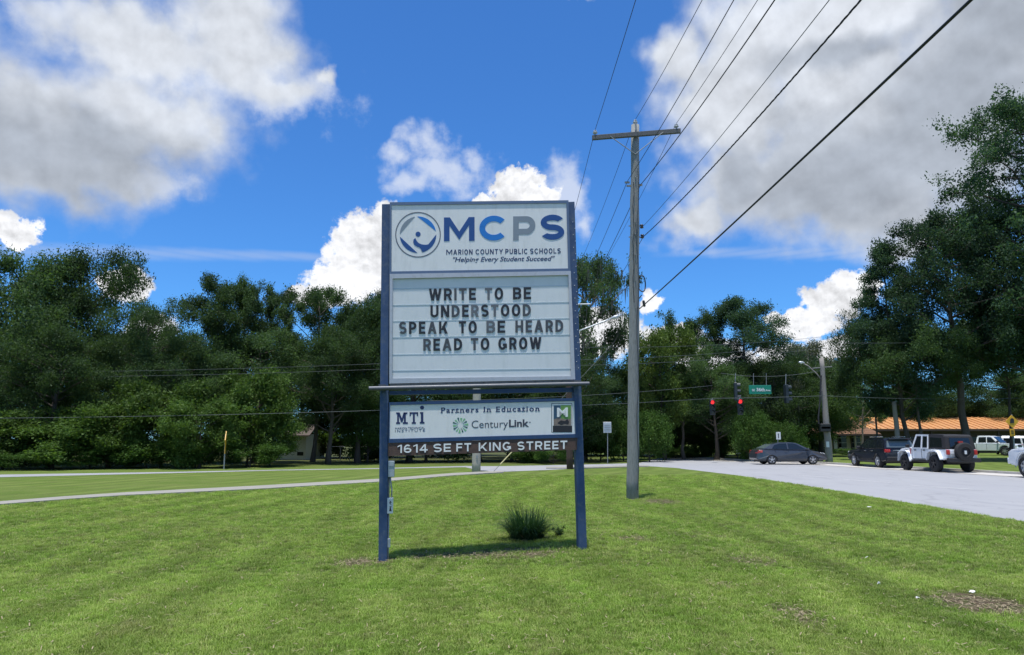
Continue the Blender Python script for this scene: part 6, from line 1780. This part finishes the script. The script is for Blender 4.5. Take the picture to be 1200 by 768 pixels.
rng = np.random.default_rng(77)
def road_x(y):    # inner edge of the road
    pts_ = sorted([(p.y, p.x) for p in road_near])
    return np.interp(y, [q[0] for q in pts_], [q[1] for q in pts_])
DR = []
for (px, py, rx, ry, amt) in DIRT:
    gg = G(px, py); DR.append((gg.x, gg.y, rx * gg.y / F, max(.18, (G(px, py - ry).y - G(px, py + ry).y) / 2), amt))
def scatter(n, y0, y1, power, xpad):
    u = rng.random(n); y = (y0 ** (power) + u * (y1 ** power - y0 ** power)) ** (1 / power) if power != 0 else y0 * (y1 / y0) ** u
    x = (rng.random(n) * 2 - 1) * (y * .74 + xpad)
    keep = x < road_x(y) - .02
    swl = sorted([(p.x, p.y) for p in sw_lo]); keep &= ~((y > np.interp(x, [q[0] for q in swl], [q[1] for q in swl]) - .05) & (x < .5))
    for (dx, dy, ax, ay, amt) in DR:
        d = np.sqrt(((x - dx) / ax) ** 2 + ((y - dy) / ay) ** 2); keep &= ~((d < 1.05) & (rng.random(n) < amt * 1.05 * np.clip(1.5 - d, 0, 1)))
    return x[keep], y[keep]
xs_, ys_ = scatter(62000, 3.2, 9.0, 1.3, 1.5)
x2, y2 = scatter(80000, 9.0, 34.0, .55, 1.5)
X = np.concatenate([xs_, x2]); Yv = np.concatenate([ys_, y2])
Z = np.array([lawn_height(a, b) + (0.018 * noise.noise(Vector((a * .5, b * .5, 0))) if (abs(a) < 16 and b < 19 and a < 8) else 0) for a, b in zip(X, Yv)])
pm = bpy.data.meshes.new('lawn_grass'); pm.vertices.add(len(X)); pm.vertices.foreach_set('co', np.stack([X, Yv, Z], 1).reshape(-1).astype(np.float32))
at_ = pm.attributes.new('size', 'FLOAT', 'POINT'); at_.data.foreach_set('value', (rng.uniform(.65, 1.35, len(X)) * np.clip(.85 + (Yv - 6) * .03, .8, 1.5)).astype(np.float32))
at_ = pm.attributes.new('turn', 'FLOAT', 'POINT'); at_.data.foreach_set('value', rng.uniform(0, 6.28, len(X)).astype(np.float32))
GO = link_mesh('lawn_grass', pm); tag(GO, 'short mown grass blades of the lawn in front of and around the sign', 'grass', kind='stuff')
ng = bpy.data.node_groups.new('scatter_grass', 'GeometryNodeTree')
ng.interface.new_socket('Geometry', in_out='INPUT', socket_type='NodeSocketGeometry'); ng.interface.new_socket('Geometry', in_out='OUTPUT', socket_type='NodeSocketGeometry')
gi = ng.nodes.new('NodeGroupInput'); go = ng.nodes.new('NodeGroupOutput'); ip = ng.nodes.new('GeometryNodeInstanceOnPoints'); ci = ng.nodes.new('GeometryNodeCollectionInfo')
ci.inputs['Collection'].default_value = tcol; ci.inputs['Separate Children'].default_value = True; ci.inputs['Reset Children'].default_value = True
mp_ = ng.nodes.new('GeometryNodeMeshToPoints'); ng.links.new(gi.outputs[0], mp_.inputs[0])
ng.links.new(mp_.outputs[0], ip.inputs['Points']); ng.links.new(ci.outputs[0], ip.inputs['Instance']); ip.inputs['Pick Instance'].default_value = True
na = ng.nodes.new('GeometryNodeInputNamedAttribute'); na.data_type = 'FLOAT'; na.inputs[0].default_value = 'size'; ng.links.new(na.outputs[0], ip.inputs['Scale'])
nb_ = ng.nodes.new('GeometryNodeInputNamedAttribute'); nb_.data_type = 'FLOAT'; nb_.inputs[0].default_value = 'turn'; cx = ng.nodes.new('ShaderNodeCombineXYZ'); ng.links.new(nb_.outputs[0], cx.inputs[2])
ng.links.new(cx.outputs[0], ip.inputs['Rotation']); ng.links.new(ip.outputs[0], go.inputs[0])
md = GO.modifiers.new('scatter', 'NODES'); md.node_group = ng
